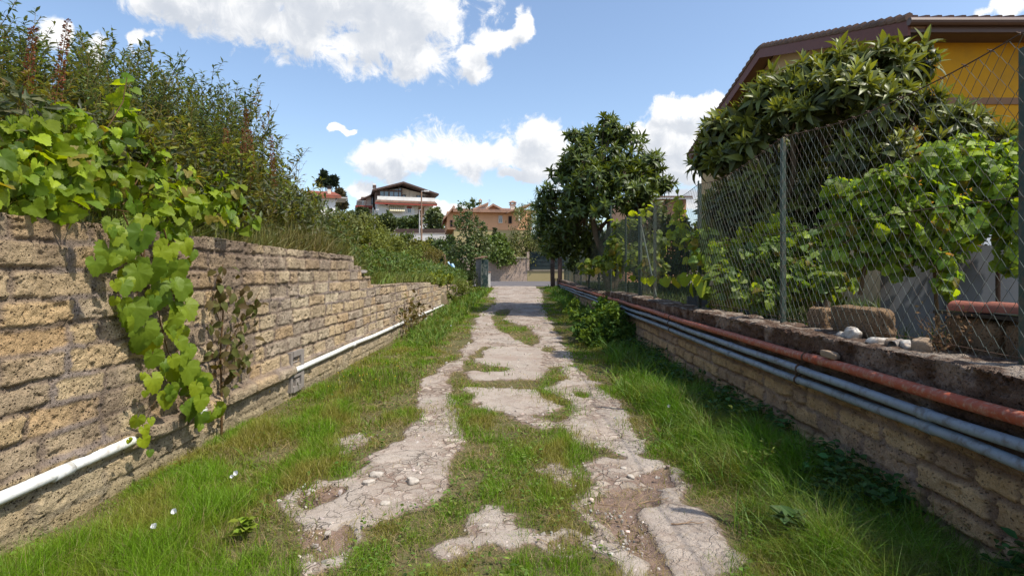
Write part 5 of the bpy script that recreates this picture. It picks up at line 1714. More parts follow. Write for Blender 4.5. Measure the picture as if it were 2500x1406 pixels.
# ------------------------------------------------------------------ gate
t = thing('gate_pillar', 'old gate pillar with peeling green sheet and tiled cap, left of the opening', 'pillar', (-2.35, 34.8, .5))
MB().box((-2.52, 35.0, 1.42), (.34, .42, 1.95)).build('shaft', M['concrete'], t)
MB().box((-2.15, 34.82, 1.40), (.42, .06, 1.85), rz=-.25).box((-2.36, 34.75, 1.45), (.02, .42, 1.75)).build('gate_leaf', M['peeling'], t)
q = MB().box((-2.45, 34.95, 2.44), (.62, .62, .07), ry=-.15).box((-2.2, 34.95, 2.51), (.36, .60, .05), ry=.06)
q.build('cap', M['tile_p'], t)
t = thing('gate_pillar', 'short whitewashed post just behind the green gate pillar', 'pillar', (-1.98, 36, .5))
MB().box((-1.98, 36, 1.02), (.20, .22, 1.05)).build('shaft', M['white'], t)
MB().box((-1.98, 36, 1.57), (.28, .28, .06)).build('cap', M['tile_p'], t)
t = thing('gate_pillar', 'dark narrow gate pillar with sloping tiles, right of the opening', 'pillar', (1.95, 34.5, .5))
MB().box((1.98, 34.9, 1.45), (.22, .3, 1.95)).box((2.42, 34.95, 1.4), (.24, .35, 2.0)).build('shaft', M['darkwood'], t)
MB().box((2.1, 34.8, 2.47), (.62, .5, .06), ry=-.3).box((2.55, 34.8, 2.6), (.35, .5, .06), ry=-.1).build('cap', M['tile_p'], t)
q = MB()
for k in range(6):
    q.tube(np.array([[1.86 + .08 * k, 34.62, .45], [1.84 + .08 * k, 34.64, 1.2 + .9 * (k < 3)]]), .03, 6)
q.build('gate_bars', M['black'], t)

t = thing('boundary_wall', 'beige block wall with a dark green shutter across the road', 'wall', (-1, 49.5, .7))
xa, xb, xc = at(1120, 0, 49.4)[0], at(1287, 0, 49.4)[0], at(1400, 0, 49.4)[0]
MB().box(((xa + xb) / 2, 49.6, 1.65), (xb - xa, .4, 2.2)).build('block_panel', M['brick'], t)
MB().box(((xa + xb) / 2 - .02, 49.6, 2.79), (xb - xa - .05, .5, .08)).build('coping', M['cream'], t)
MB().box(((xb + xc) / 2, 49.6, 1.12), (xc - xb - .04, .42, 1.05)).build('base_panel', M['sallow'], t)
MB().box(((xb + xc) / 2, 49.58, 1.69), (xc - xb - .04, .5, .06)).build('sill', M['concrete'], t)
q = MB()
for k in range(9):
    q.box(((xb + xc) / 2 + .1, 49.55 + .02 * (k % 2), 1.86 + k * .17), (xc - xb - .3, .06, .165))
q.build('shutter', M['greengate'], t)
MB().box((xb + .08, 49.57, 2.5), (.22, .44, 1.6)).build('quoin', M['brick'], t)

q = MB()
a = np.linspace(0, 1, 12); A, B = np.meshgrid(a, a, indexing='ij')
c0 = at(1092, 645, 33)
P = np.stack([c0[0] + A * .35 + B * .30, c0[1] + .12 * np.sin(A * 7) + .1 * np.cos(B * 5) + 0 * A, c0[2] + .12 - B * .45 + A * -.14 + .05 * np.sin(A * 9 + B * 4)], -1)
q.grid(P); q.grid(P[:, ::-1] + np.array([0, .012, 0]))
tag(q.build('plastic_sheet', M['bluesheet'], smooth=True), 'crumpled pale blue plastic sheet hanging in the bushes by the gate', 'sheet')
tag(MB().tube(np.array([at(1088, 670, 31), at(1086, 622, 31), at(1073, 622, 31)]), .03, 6).build('bent_pole', M['lamp_rust']), 'thin bent pole sticking out of the bushes near the blue sheet', 'pole')

# ------------------------------------------------------------------ lamps
def lamp(px, ytop, Y, arm, label, rusty=False, yb=600):
    p = at(px, ytop, Y); zb = float(terrain(p[0], Y))
    t = thing('street_lamp', label, 'street lamp', (p[0], Y, zb), 'street lamps on the slope')
    MB().tube(np.array([[p[0], Y, zb - .2], [p[0], Y, (zb + p[2]) / 2], [p[0], Y, p[2]]]), [.10, .085, .06], 8).build('pole', M['lamp_rust' if rusty else 'lamp'], t)
    L = arm * Y / F
    MB().tube(np.array([[p[0], Y, p[2]], [p[0] + L * .4, Y, p[2] + .04]]), .045, 6).build('arm', M['lamp'], t)
    MB().box((p[0] + L * .7, Y, p[2] + .05), (abs(L) * .62, .22, .13)).build('lamp_head', M['white'], t)


lamp(1029, 468, 56, 18, 'tallest street lamp with rusty pole before the white house', True)
lamp(1024, 513, 86, 5, 'slim white street lamp just left of the tallest one')
lamp(915, 513, 80, 9, 'small street lamp at the left end of the white house', False)

# ------------------------------------------------------------------ houses
def window(parent, c, w_, h_, frame='white', pane='glass', ax='y', dp=.12, mull=True, name='window'):
    """frame with a pane set back in it; ax = the axis the window faces"""
    c = np.asarray(c, float)
    q_ = MB(); fr = .09

    def bx_(u, z, su, sz, d=0.0, th=dp):
        return ((c[0] + u, c[1] + d, c[2] + z), (su, th, sz)) if ax == 'y' else ((c[0] + d, c[1] + u, c[2] + z), (th, su, sz))
    for a in ((-w_ / 2 + fr / 2, 0, fr, h_), (w_ / 2 - fr / 2, 0, fr, h_), (0, h_ / 2 - fr / 2, w_ - 2 * fr, fr), (0, -h_ / 2 + fr / 2, w_ - 2 * fr, fr)):
        q_.box(*bx_(*a))
    if mull: q_.box(*bx_(0, 0, fr * .7, h_ - 2 * fr))
    ob = q_.build(name, M[frame], parent)
    pn = MB().box(*bx_(0, 0, w_ - 2 * fr - .004, h_ - 2 * fr - .004, .03 if ax == 'y' else .03, .03))
    pn.build('pane', M[pane], ob)
    return ob


def roof_slab(mb_, p, th):
    """p: four corners (eave a, eave b, ridge b, ridge a)"""
    p = np.asarray(p, float)
    v = np.vstack([p, p - np.array([0, 0, th])])
    f = np.array([[0, 1, 2, 3], [7, 6, 5, 4], [0, 4, 5, 1], [1, 5, 6, 2], [2, 6, 7, 3], [3, 7, 4, 0]])
    mb_.add(v, f)


def tiles_on(mb_, p, n, r_, rows=1):
    """half-round tile courses running from eave to ridge"""
    p = np.asarray(p, float)
    for k in range(n):
        u = (k + .5) / n
        a = p[0] + (p[1] - p[0]) * u; b = p[3] + (p[2] - p[3]) * u
        m_ = np.linspace(0, 1, rows + 1)
        pts = np.array([a + (b - a) * s for s in m_]) + np.array([0, 0, r_ * .25])
        mb_.tube(pts, r_, 6)


# --- white house on the hill
HY = 100.0
A_ = lambda px, py, dy=0.0: at(px, py, HY) + np.array([0, dy, 0])
t = thing('house', 'white hillside house with dark gabled roof, long balcony and striped awning', 'house', A_(985, 575))
x0, x1 = A_(921, 0)[0], A_(1057, 0)[0]
zt, zb = A_(0, 492)[2], A_(0, 590)[2]
MB().box(((x0 + x1) / 2, HY + 6, (zt + zb) / 2), (x1 - x0, 12, zt - zb)).build('lower_wall', M['white'], t)
xr0 = A_(1011, 0)[0]
MB().box(((xr0 + x1) / 2, HY - .06, (A_(0, 500)[2] + A_(0, 545)[2]) / 2), (x1 - xr0 - .2, .1, A_(0, 500)[2] - A_(0, 545)[2])).build('porch_wall', M['cream'], t)
xu0, xu1 = A_(920, 0)[0], A_(1055, 0)[0]
xa_ = A_(984, 0)[0]; zap = A_(0, 450)[2]; zl = A_(0, 466)[2]; zr_ = A_(0, 470)[2]
ub = MB()
yq = HY + 2.2
for (y_a, y_b) in ((yq, HY + 12),):
    prof = [(xu0, zt), (xu1, zt), (xu1, zr_ - .1), (xa_, zap - .35), (xu0, zl - .1)]
    fr_ = np.array([[a, y_a, b] for a, b in prof]); bk = np.array([[a, y_b, b] for a, b in prof])
    v = np.vstack([fr_, bk])
    f4 = [[i, (i + 1) % 5, (i + 1) % 5 + 5, i + 5] for i in range(5)]
    ub.add(v, [np.array(f4), np.array([[0, 4, 3], [0, 3, 2], [0, 2, 1], [5, 8, 9], [5, 7, 8], [5, 6, 7]])])
ub.build('upper_wall', M['cream'], t)
rf = MB()
eL, eR = A_(911, 467), A_(1070, 471); ap = A_(984, 445)
for s_, e in ((0, eL), (1, eR)):
    pts = [(e[0], HY - .8, e[2]), (e[0], HY + 12.6, e[2]), (ap[0], HY + 12.6, ap[2]), (ap[0], HY - .8, ap[2])]
    roof_slab(rf, pts, .28)
rfo = rf.build('roof', M['darkwood'], t)
MB().box(A_(919.5, 451, 5), (.5, .5, 1.3)).build('chimney', M['white'], rfo)
MB().box(A_(919.5, 449, 4.9), (.62, .62, .5)).build('chimney_cap', M['darkwood'], rfo)
# glazed gable front
gx0, gx1 = A_(929, 0)[0], A_(982, 0)[0]; gz0, gz1 = A_(0, 483)[2], A_(0, 465.5)[2]
yg = HY + 1.0
gz = MB()
apz = lambda x: zap - .55 - (xa_ - x) / (xa_ - xu0) * (zap - zl) if x < xa_ else zap - .55
fr = MB()
for px in (929, 940, 951.5, 963, 974.5, 982):
    x = A_(px, 0)[0]; z1_ = max(apz(x), gz1)
    fr.box((x, yg, (gz0 + z1_) / 2), (.22 if px in (929, 982, 951.5) else .12, .25, z1_ - gz0))
fr.box(((gx0 + gx1) / 2, yg, gz1), (gx1 - gx0 - .03, .22, .28)); fr.box(((gx0 + gx1) / 2, yg, gz0 + .1), (gx1 - gx0 - .03, .22, .2))
wf = fr.build('glazed_front', M['darkwood'], t)
gl = MB().box(((gx0 + gx1) / 2, yg + .05, (gz0 + gz1) / 2), (gx1 - gx0, .03, gz1 - gz0))
xg = A_(936, 0)[0]
gl.add([[xg, yg + .05, gz1], [gx1, yg + .05, gz1], [gx1, yg + .05, apz(gx1)], [xg, yg + .05, apz(xg)]], np.array([[0, 1, 2, 3]]))
gl.build('pane', M['glass'], wf)
MB().box((A_(924, 0)[0], yg + .1, (gz0 + zl) / 2 - .2), (.75, .3, zl - gz0 - .1)).build('side_panel', M['darkwood'], t)
MB().box((A_(1048, 0)[0], yg + .3, A_(0, 478)[2]), (1.0, .3, .8)).build('shutter', M['darkwood'], t)
MB().box((A_(1007, 0)[0], yq - .1, (zt + A_(0, 462)[2]) / 2), (.5, .25, A_(0, 462)[2] - zt)).build('column', M['cream'], t)
window(t, A_(1029, 480.5, 2.1), 1.3, 1.3, 'darkwood')
window(t, A_(989, 480.5, 2.1), .6, 1.3, 'darkwood', mull=False)
zb0, zb1 = A_(0, 493.5)[2], A_(0, 483)[2]
bx0, bx1 = A_(922, 0)[0], A_(1060, 0)[0]
MB().box(((bx0 + bx1) / 2, HY - 1.0, (zb0 + zb1) / 2), (bx1 - bx0, .15, zb1 - zb0)).box(((bx0 + bx1) / 2, HY + .3, zb0 + .05), (bx1 - bx0 - .1, 2.4, .15)).build('balcony', M['white'], t)
cr = MB()
e0, e1 = A_(916, 498, -1.35), A_(1065, 498, -1.35); r0, r1 = A_(922, 492.5, -1.08), A_(1060, 492.5, -1.08)
roof_slab(cr, [e0, e1, r1, r0], .12); tiles_on(cr, [e0, e1, r1, r0], 62, .08)
cr.build('tiled_canopy', M['tile_b'], t)
MB().box(((e0[0] + e1[0]) / 2, e0[1] + .02, e0[2] - .2), (e1[0] - e0[0] - .1, .10, .24)).build('fascia', M['redband'], t)
aw = MB()
n = 24
axx = np.linspace(A_(951, 0)[0], A_(986.5, 0)[0], n + 1); az1, az0 = A_(0, 499.5)[2] - .3, A_(0, 517.5)[2]
for k in range(n):
    cc = (1, 1, 1) if k % 3 else (.62, .55, .32)
    aw.add([[axx[k], HY - .1, az1], [axx[k + 1], HY - .1, az1], [axx[k + 1], HY - 1.3, az0], [axx[k], HY - 1.3, az0]], np.array([[0, 3, 2, 1]]), cc)
aw.box(((axx[0] + axx[-1]) / 2, HY - 1.3, az0 - .06), (axx[-1] - axx[0], .06, .12), col=(.3, .3, .2))
aw.build('awning', M['awning'], t)
ac = MB().box(A_(945, 501, -.35), (.85, .5, .62)).build('air_conditioner', M['white'], t)
MB().tube(np.array([A_(944.5, 501, -.62), A_(944.5, 501, -.58)]), .24, 12).build('fan_grille', M['black'], ac)
window(t, A_(999, 513, -.03), .72, 1.05, 'white'); MB().box(A_(999, 506.2, -.06), (.85, .14, .30)).build('window_head', M['redband'], t)
dr = MB().box(A_(1028, 516.5, -.14), (1.0, .10, 1.75)).build('door', M['brownband'], t)
MB().box(A_(1034, 524, -1.0), (3.6, .05, .05)).build('balustrade', M['lamp'], t)
# left wing
wx0, wx1 = A_(888, 0)[0], A_(916, 0)[0]
wz1, wz0 = A_(0, 475)[2], A_(0, 590)[2]
MB().box(((wx0 + wx1) / 2, HY + 9, (wz0 + wz1) / 2), (wx1 - wx0, 8, wz1 - wz0)).build('wing_wall', M['cream'], t)
rf = MB(); roof_slab(rf, [A_(877, 487, 4.0), A_(877, 487, 14), A_(915, 468, 14), A_(915, 468, 4.0)], .22); rf.build('wing_roof', M['darkwood'], t)
window(t, A_(891, 488, 4.95), .55, 1.6, 'darkwood', mull=False); window(t, A_(914.2, 484, 4.95), .4, 1.5, 'darkwood', mull=False)
MB().box(A_(893, 503.5, 3.8), (2.9, 3, .3)).build('wing_balcony', M['redband'], t)
q = MB()
for k in range(9):
    q.box(A_(875 + k * 2.6, 496.5, 2.4), (.035, .035, 1.0))
q.box(A_(886, 490.5, 2.4), (1.75, .05, .05)); q.build('railing', M['lamp'], t)
MB().tube(np.array([A_(886, 480, 4.6), A_(898, 482, 4.6), A_(898.5, 530, 4.6)]), .06, 6).build('downpipe', M['redwood'], t)
MB().tube(np.array([A_(911, 468, -.2), A_(918.5, 474, -.2), A_(918.5, 495, -.2)]), .06, 6).build('downpipe', M['darkwood'], t)

t.rotation_euler.z = R(17)
# retaining wall and fence of the hillside street
t = thing('street_wall', 'pale grey retaining wall of the street below the white house', 'wall', at(1010, 580, 84))
a, b = at(900, 0, 84)[0], at(1096, 0, 84)[0]
z1_ = at(0, 571, 84)[2]
MB().box(((a + b) / 2, 84, z1_ - 1.2), (b - a, .4, 2.4)).build('wall', M['white'], t)
MB().box(((a + b) / 2, 84, z1_ + .04), (b - a + .1, .5, .08)).build('coping', M['cream'], t)
t = thing('garden_fence', 'dark brown board fence above the pale street wall', 'fence', at(1010, 571, 88))
a, b = at(965, 0, 88)[0], at(1090, 0, 88)[0]
q = MB()
for k in range(40):
    q.box((a + (b - a) * (k + .5) / 40, 88, at(0, 566, 88)[2]), ((b - a) / 40 * .92, .06, .9))
q.build('boards', M['darkwood'], t)

# --- orange house
HY = 72.0
A_ = lambda px, py, dy=0.0: at(px, py, HY) + np.array([0, dy, 0])
t = thing('house', 'orange plastered house with tiled roofs and small chimneys across the road', 'house', A_(1180, 620))
x0, x1 = A_(1092, 0)[0], A_(1300, 0)[0]
zt, zb = A_(0, 518)[2], A_(0, 640)[2]
zm = A_(0, 561)[2]
MB().box(((x0 + x1) / 2, HY + 5, (zt + zm) / 2), (x1 - x0, 10, zt - zm)).build('upper_wall', M['orange'], t)
MB().box(((x0 + x1) / 2 + .4, HY + 5, (zm + zb) / 2), (x1 - x0 - .9, 9.9, zm - zb - .01)).build('lower_wall', M['sallow'], t)
gx = A_(1109, 0)[0]
MB().add([[x0 - .01, HY - .02, zt], [gx, HY - .02, zt], [gx, HY - .02, A_(0, 509)[2]], [x0 - .01, HY - .02, A_(0, 530)[2] + .3]], np.array([[0, 1, 2, 3]])).build('gable_panel', M['orange'], t)
rf = MB()
roof_slab(rf, [A_(1083, 534, -.7), A_(1083, 534, 10), A_(1108, 505, 10), A_(1108, 505, -.7)], .28)
e = [A_(1106, 515.5, -.8), A_(1262, 515.5, -.8), A_(1262, 503, 4), A_(1106, 503, 4)]
roof_slab(rf, e, .22); tiles_on(rf, e, 46, .085)
e = [A_(1200, 508, 3), A_(1320, 508, 3), A_(1296, 489, 10), A_(1198, 487, 10)]
roof_slab(rf, e, .2); tiles_on(rf, e, 34, .1)
e = [A_(1150, 507, 3.2), A_(1150, 507, 10), A_(1199, 486, 10), A_(1199, 486, 3.2)]
roof_slab(rf, e, .25)
for (a, b, c, d_) in ((1186, 509, 1206, 494), (1236, 509, 1206, 494)):
    roof_slab(rf, [A_(a, b, 1.0), A_(a, b, 6), A_(c, d_, 6), A_(c, d_, 1.0)], .26)
e = [A_(1240, 517, -3.2), A_(1330, 517, -3.2), A_(1330, 490, 4), A_(1275, 502, 4)]
roof_slab(rf, [A_(1234, 519, -2), A_(1296, 497, -2), A_(1296, 497, 3), A_(1234, 519, 3)], .2)
rfo = rf.build('roof', M['tile_p'], t)
MB().hexa([A_(1192, 509, 1.6), A_(1192, 509, 5), A_(1205, 497, 1.6), A_(1205, 497, 5), A_(1231, 509, 1.6), A_(1231, 509, 5), A_(1207, 497, 1.6), A_(1207, 497, 5)]).build('dormer_wall', M['orange'], t)
MB().hexa([A_(1158, 508, 3.6), A_(1158, 508, 8), A_(1168, 501, 3.6), A_(1168, 501, 8), A_(1199, 508, 3.6), A_(1199, 508, 8), A_(1199, 489, 3.6), A_(1199, 489, 8)]).build('attic_wall', M['cream'], t)
for px, py, w_, h_, dy in ((1163, 490, 5.0, 10, 5), (1184.5, 481, 6, 12, 7), (1113, 501, 5, 9, 6), (1258, 497, 12, 13, 2)):
    s_ = HY / F
    ch = MB().box(A_(px, py + h_ * .3, dy), (w_ * s_, w_ * s_, h_ * s_)).build('chimney', M['cream'], rfo)
    c = A_(px, py - h_ * .25, dy); ww = w_ * s_ * 1.35
    q = MB().box(c, (ww, ww, .10))
    for sx1 in (-1, 1):
        for sy1 in (-1, 1):
            q.box(c + np.array([sx1 * ww * .36, sy1 * ww * .36, .14]), (.08, .08, .19))
    top = c + np.array([0, 0, .24])
    q.add([top + [-ww * .6, -ww * .6, 0], top + [ww * .6, -ww * .6, 0], top + [ww * .6, ww * .6, 0], top + [-ww * .6, ww * .6, 0], top + [0, 0, .28]], [np.array([[0, 3, 2, 1]]), np.array([[0, 1, 4], [1, 2, 4], [2, 3, 4], [3, 0, 4]])])
    q.build('chimney_cap', M['tile_p'], ch)
window(t, A_(1222, 535.5, -.05), .52, .95, 'cream'); MB().box(A_(1222, 530.5, -.09), (.44, .08, .42)).build('blind', M['lamp'], t)
window(t, A_(1246, 536, -.05), .45, .95, 'darkwood', 'black', mull=False)
window(t, A_(1102.5, 547, -.07), .30, .85, 'darkwood', 'black', mull=False)
MB().box(A_(1260, 527, -2.8), (.14, .14, 1.6)).build('porch_post', M['cream'], t)
q = MB()
p = A_(1207, 486, 6)
q.tube(np.array([p, p + [0, 0, .7]]), .012, 4)
for k in range(3):
    q.tube(np.array([p + [-.22, 0, .42 + .13 * k], p + [.22, 0, .42 + .13 * k]]), .009, 4)
q.build('antenna', M['rust'], t)
MB().box(A_(1247, 501, 5), (.5, .6, .04), rx=.35).build('skylight', M['zinc'], t)

t.rotation_euler.z = R(9)
# --- red tiled cottage on the left
HY = 62.0
A_ = lambda px, py, dy=0.0: at(px, py, HY) + np.array([0, dy, 0])
t = thing('house', 'small white cottage with red tiled roof half hidden behind the thicket', 'house', A_(795, 500))
x0, x1 = A_(758, 0)[0], A_(818, 0)[0]
zt, zb = A_(0, 480)[2], float(terrain(np.array(A_(790, 0)[0]), HY)) - .2
MB().box(((x0 + x1) / 2, HY + 3, (zt + zb) / 2), (x1 - x0, 6, zt - zb)).build('wall', M['white'], t)
rf = MB(); e = [A_(750, 482, -.5), A_(831, 480, -.5), A_(818, 461, 3), A_(757, 461, 3)]
roof_slab(rf, e, .16); tiles_on(rf, e, 20, .10)
rfo = rf.build('roof', M['tile'], t)
rb = MB(); roof_slab(rb, [A_(752, 464, 3.1), A_(830, 464, 3.1), A_(812, 457, 5), A_(765, 453, 5)], .15); rb.build('rear_roof', M['tile_b'], t)
ch = MB().box(A_(805, 466, 1.2), (.36, .36, 1.2)).build('chimney', M['cream'], rfo)
MB().box(A_(805, 454, 1.2), (.42, .42, .35)).build('chimney_cap', M['black'], ch)
MB().box(A_(836, 481, 2), (1.0, 4, .14)).build('side_canopy', M['lamp'], t)
window(t, A_(780, 490, -.04), .5, .6, 'darkwood', 'black', mull=False)

t.rotation_euler.z = R(22)
# --- ochre house on the right
t = thing('house', 'large ochre yellow house with gabled tile roof behind the broad loquat', 'house', (9, 13, .7))
XG, YN, YF = 9.0, 13.15, 28.5
ye0, za0 = 12.53, 7.09
ya_, zap = 20.3, 9.50
ye1, za1 = 29.0, 7.45
MB().box((XG + 9, YN + .10, 3.95), (18, .2, 6.3)).build('front_wall', M['ochre'], t)
gv = [[XG, YN + .01, .6], [XG, YF, .6], [XG, YF, za1 - .1], [XG, ya_, zap - .25], [XG, YN + .01, za0 - .02]]
gv = np.array(gv); gv2 = gv + np.array([.3, 0, 0])
MB().add(np.vstack([gv, gv2]), [np.array([[i, (i + 1) % 5, (i + 1) % 5 + 5, i + 5] for i in range(5)]), np.array([[0, 4, 3], [0, 3, 2], [0, 2, 1], [5, 8, 9], [5, 7, 8], [5, 6, 7]])]).build('gable_wall', M['tan'], t)
MB().box((XG + 9, YN - .012, 5.50), (18.06, .03, .15)).build('string_course', M['brownband'], t)
XV = 8.5
rf = MB()
e1_ = [(XV, ye0, za0), (XV + 20, ye0, za0), (XV + 20, ya_, zap), (XV, ya_, zap)]
e2_ = [(XV + 20, ye1, za1), (XV, ye1, za1), (XV, ya_, zap), (XV + 20, ya_, zap)]
roof_slab(rf, e1_, .10); roof_slab(rf, e2_, .10)
rows_ = 24
for e in (e1_, e2_):
    e = np.asarray(e, float)
    n = 76
    for k in range(n):
        u = (k + .5) / n
        a = e[0] + (e[1] - e[0]) * u; b = e[3] + (e[2] - e[3]) * u
        rf.tube(np.array([a, b]) + np.array([0, 0, .03]), .085, 6)
    # stepped verge tiles
vx = XV
for (a, b) in (((ye0, za0), (ya_, zap)), ((ye1, za1), (ya_, zap))):
    for k in range(rows_):
        s0, s1 = k / rows_, (k + 1) / rows_
        p0 = np.array([vx, a[0] + (b[0] - a[0]) * s0, a[1] + (b[1] - a[1]) * s0 + .07]); p1 = np.array([vx, a[0] + (b[0] - a[0]) * s1, a[1] + (b[1] - a[1]) * s1 + .03])
        rf.tube(np.array([p0, p1]), [.095, .075], 8)
rf.build('roof', M['tile_b'], t)
fb = MB()
for (a, b, dd) in (((ye0, za0), (ya_, zap), 0), ((ye1, za1), (ya_, zap), 0)):
    v = []
    for x in (XV - .03, XV + .03):
        v += [[x, a[0], a[1] - .34], [x, a[0], a[1] - .02], [x, b[0], b[1] - .34], [x, b[0], b[1] - .02]]
    fb.hexa(v)
fb.build('verge_board', M['redwood'], t)
sf = MB()
for (a, b) in (((ye0, za0), (ya_, zap)), ((ye1, za1), (ya_, zap))):
    v = [[x, yy_, zz_ - .13 - d_] for x in (XV + .035, XG - .005) for (yy_, zz_) in (a, b) for d_ in (.06, 0)]
    sf.hexa(v)
sf.build('soffit', M['brownband'], t)
MB().box((XG + 9.3, (ye0 + YN) / 2 + .05, za0 - .20), (19.1, YN - ye0 - .1, .10)).build('eave_soffit', M['darkwood'], t)
yyc = np.array([[XV - .05, ye0 - .07, za0 - .06], [XV + 20, ye0 - .07, za0 - .06]])
MB().tube(yyc, .085, 10).box((XV + 10, ye0 + .03, za0 - .16), (20, .03, .2)).build('gutter', M['gutter'], t)
MB().tube(np.array([[XG - .1, ye0 - .02, za0 - .1], [XG - .08, ye0 + .1, za0 - .45], [XG - .07, YN - .08, za0 - .9], [XG - .07, YN - .08, .7]]), .05, 8).build('downpipe', M['redwood'], t)
window(t, (XG - .03, 26.5, 3.2), .9, 1.4, 'darkwood', ax='x')

# --- small house glimpsed between the loquat and the ochre house
HY = 39.0
A_ = lambda px, py, dy=0.0: at(px, py, HY) + np.array([0, dy, 0])
t = thing('house', 'small orange building with pale eaves seen between the tall loquat and the ochre house', 'house', (10.6, 39, .7))
zt = A_(0, 486)[2]
MB().box((A_(1600, 0)[0], HY + 3, (zt + .5) / 2), (4.2, 6, zt - .5)).build('wall', M['orange'], t)
rf = MB(); e = [A_(1560, 484, -.5), A_(1686, 484, -.5), A_(1640, 468, 3), A_(1560, 464, 3)]
roof_slab(rf, e, .14); tiles_on(rf, e, 22, .08); rf.build('roof', M['tile_b'], t)
MB().box((A_(1623, 0)[0], HY - .52, A_(0, 485)[2] - .05), (3.4, .05, .12)).build('gutter', M['lamp'], t)

# ------------------------------------------------------------------ small things on the lane
for k, (px, py, lab) in enumerate([(375, 1280, 'white bindweed flower in the grass, lowest of all near the wall foot'), (424, 1246, 'white bindweed flower just up from the lowest one'), (575, 1153, 'larger white bindweed flower of the close pair in the left verge'),
                                   (565, 1163, 'smaller white bindweed flower touching the larger one of the pair'), (1633, 990, 'white bindweed flower in the grass of the shaded right verge'), (1101, 795, 'white bindweed flower far along the left verge')]):
    X, Y = gpt(px, py)
    z = float(path_z(np.array(X), np.array(Y))) + .16
    Y -= .16 * Y / EYE; X = (px - CX) * Y / F
    r_ = .017 if k != 3 else .012
    q = MB(); th = np.linspace(0, 2 * math.pi, 16)[:-1]
    tilt = rotm('x', .7 + .2 * k)
    ring = lambda r2, h: np.stack([np.cos(th) * r2 * (1 + .08 * np.cos(5 * th)), np.sin(th) * r2 * (1 + .08 * np.cos(5 * th)), 0 * th + h], -1)
    v = np.vstack([ring(.003, -.03), ring(r_ * .45, -.008), ring(r_, 0)]) @ tilt.T + np.array([X, Y, z])
    i = np.arange(15); j = (i + 1) % 15
    fl = thing('bindweed_flower', lab, 'flower', (X, Y, z - .15), 'white flowers in the grass')
    q.add(v, np.vstack([np.stack([i, j, j + 15, i + 15], -1), np.stack([i + 15, j + 15, j + 30, i + 30], -1)]), np.tile((.8, .8, .84), (45, 1)))
    q.build('petals', M['petal'], fl, True)
    MB().tube(np.array([[X, Y, z - .16], [X, Y, z - .03]]), .0015, 4, col=(.6, 1, .4)).build('stem', M['stem'], fl)

# yellow flowered weeds by the left wall
t = thing('flowering_weed', 'brownish weed patch dotted with tiny yellow flowers beside the wall', 'weed', (*gpt(905, 950), 0.0))
X0, Y0 = gpt(905, 950)
n = 260
X = X0 + rng.normal(0, .30, n); Y = Y0 + rng.normal(0, .55, n); z = path_z(X, Y)
q = MB(); blades(X, Y, z, rng.uniform(.18, .38, n), np.full(n, .0045), np.abs(rng.normal(.4, .3, n)), cols((.15, .15, .045), n, .25), q, segs=3)
q.build('stem', M['grass'], t)
q = MB(); n = 60
X = X0 + rng.normal(0, .32, n); Y = Y0 + rng.normal(0, .6, n)
q.scatter(L_DIAM, np.stack([X, Y, path_z(X, Y) + rng.uniform(.2, .36, n)], -1), frames(unit(n), np.tile([0, -.5, 1.], (n, 1))), rng.uniform(.014, .024, n), cols((.60, .42, .03), n, .1, .03))
q.build('flowers', M['petal'], t)

# weeds with upright stalks on the right verge
for k, (px, py, h, lab) in enumerate([(1805, 1085, .34, 'light green stalky weed upright at the edge of the right verge'), (1850, 1185, .30, 'bushy stalky weed on the right verge beside the cracked slab'), (1890, 1165, .30, 'slender stalky weed just behind the bushy one on the right verge'),
                                      (1945, 1340, .22, 'pale broad leaved weed low in the right verge')]):
    X, Y = gpt(px, py)
    st, lf = stems_and_leaves(h, 7 if k < 3 else 4, 130 if k < 3 else 60, .04 if k < 3 else .10, (0.15, 0.20, 0.05) if k < 3 else (0.10, 0.17, 0.06), 700 + k, spread=.35, scol=(.8, 1.2, .4), tmpl=L_SMALL if k < 3 else L_OVAL)
    plant('verge_weed', lab, 'weed', (X, Y, float(path_z(np.array(X), np.array(Y)))), st, lf, 'weeds on the right verge')
# leafy rosette in the left verge
X, Y = gpt(600, 1320)
st, lf = stems_and_leaves(.16, 6, 34, .085, (0.19, 0.27, 0.03), 720, spread=.5, scol=(.8, 1.2, .4), tmpl=L_OVAL)
plant('rosette_weed', 'bright green leafy rosette in the tall grass of the left verge', 'weed', (X, Y, 0), st, lf)

# gravel scattered over the bare track
import bmesh as _bm
b_ = _bm.new(); _bm.ops.create_icosphere(b_, subdivisions=1, radius=1)
gv_ = np.array([v_.co[:] for v_ in b_.verts]); gf_ = np.array([[v_.index for v_ in f_.verts] for f_ in b_.faces]); b_.free()
gv_ = gv_ * (1 + .25 * np.random.default_rng(4).normal(0, 1, (len(gv_), 1)))
n = 9000
Y = 2.7 * (14 / 2.7) ** rng.random(n); X = rng.uniform(-2.2, 1.9, n)
k = (bare_mask(X, Y) | inside(SOIL, X, Y, .12)) & (fbm(X * 3, Y * 2.2, 151, 3) > .50)
X, Y = X[k], Y[k]; n = len(X)
sz = rng.uniform(.003, .009, n) * (1 + 1.3 * (rng.random(n) < .08)) * (1 + Y / 14)
q = MB().scatter((gv_, [gf_]), np.stack([X, Y, path_z(X, Y) + .018], -1), frames(unit(n), unit(n)), sz[:, None] * np.array([[1, .8, .6]]), cols((.40, .35, .30), n, .25, .04))
g_, gt_ = new_mat('gravel')
out(gt_, gt_.n('ShaderNodeBsdfPrincipled', {'Base Color': gt_.n('ShaderNodeVertexColor', layer_name='Col').outputs['Color'], 'Roughness': .95}).outputs[0])
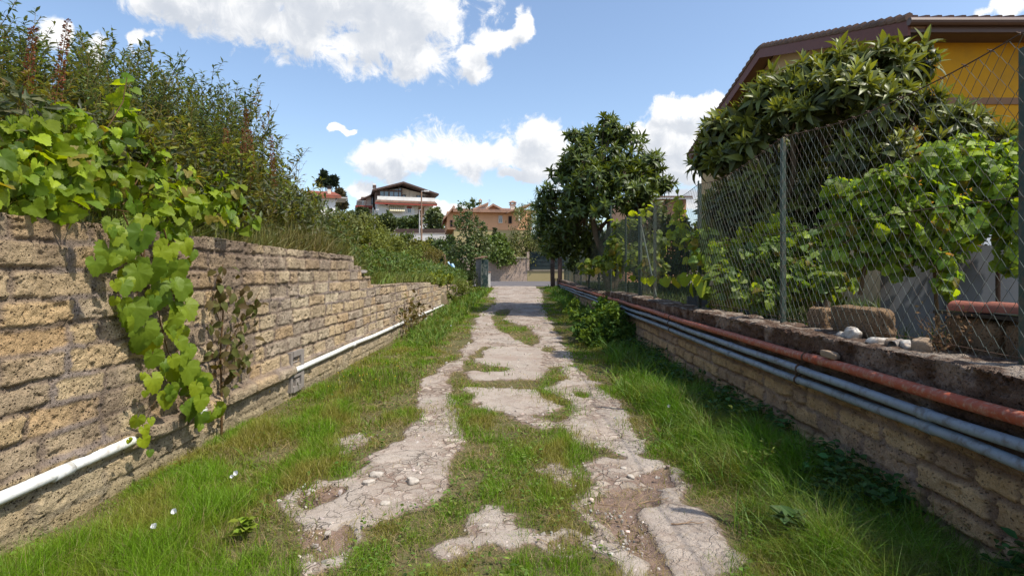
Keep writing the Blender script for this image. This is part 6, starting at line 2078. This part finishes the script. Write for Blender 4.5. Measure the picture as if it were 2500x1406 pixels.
stuff(q.build('gravel', g_), 'loose pale gravel scattered on the worn tracks of the lane', 'gravel')

# stones and twigs lying on the lane
STN = [(918, 1170, .10, 'pale round stone at the edge of the broken left track'), (900, 1190, .09, 'pale stone just below the round one on the left track'), (1008, 1185, .10, 'grey flat stone on the bare soil of the left track'),
       (940, 1238, .06, 'small grey stone among gravel low on the left track'), (1185, 1285, .05, 'small pale stone on the island of concrete amid the grass'), (1540, 1170, .06, 'pale stone on the bare patch of the right track'), (1522, 1150, .05, 'small pale stone just above the other on the right track'),
       (1265, 789, .07, 'little dark stone in the middle of the distant lane'), (800, 1310, .05, 'lone pebble on the reddish soil in the lower left of the lane')]
for k, (px, py, s_, lab) in enumerate(STN):
    X, Y = gpt(px, py)
    rock('stone', (X, Y, float(path_z(np.array(X), np.array(Y))) + .005), (s_, s_ * .8, s_ * .5), 80 + k, M['pale_rock' if k != 7 else 'rock'], lab, 'stone', 'stones on the lane', rz=k)
TW = [((738, 1225), (800, 1208), 'pale twig lying across the bare soil at the left edge of the lane'), ((772, 1210), (790, 1235), 'thin twig crossing the pale one on the left bare soil'), ((1460, 1238), (1520, 1250), 'thin twig on the reddish soil of the right track'),
      ((1560, 1240), (1635, 1228), 'dry grass stalk lying at the top edge of the cracked slab'), ((1640, 1292), (1720, 1292), 'dry stalk lying across the cracked slab')]
for k, (a, b, lab) in enumerate(TW):
    p = np.array([*gpt(*a), .03]); q1 = np.array([*gpt(*b), .035])
    for v_ in (p, q1): v_[2] += float(path_z(np.array(v_[0]), np.array(v_[1])))
    s = np.linspace(0, 1, 7)[:, None]
    pts = p + (q1 - p) * s + rng.normal(0, .006, (7, 3)) * np.array([1, 1, .3])
    q = MB().tube(pts, np.linspace(.005, .0025, 7), 5)
    q.tube(np.array([pts[3], pts[3] + (q1 - p) * .2 + np.array([.02, .05, .004])]), [.0028, .0015], 4)
    tag(q.build('twig', M['twig']), lab, 'twig', 'twigs on the lane')

for o in bpy.data.objects:
    if '_w' in o: del o['_w']
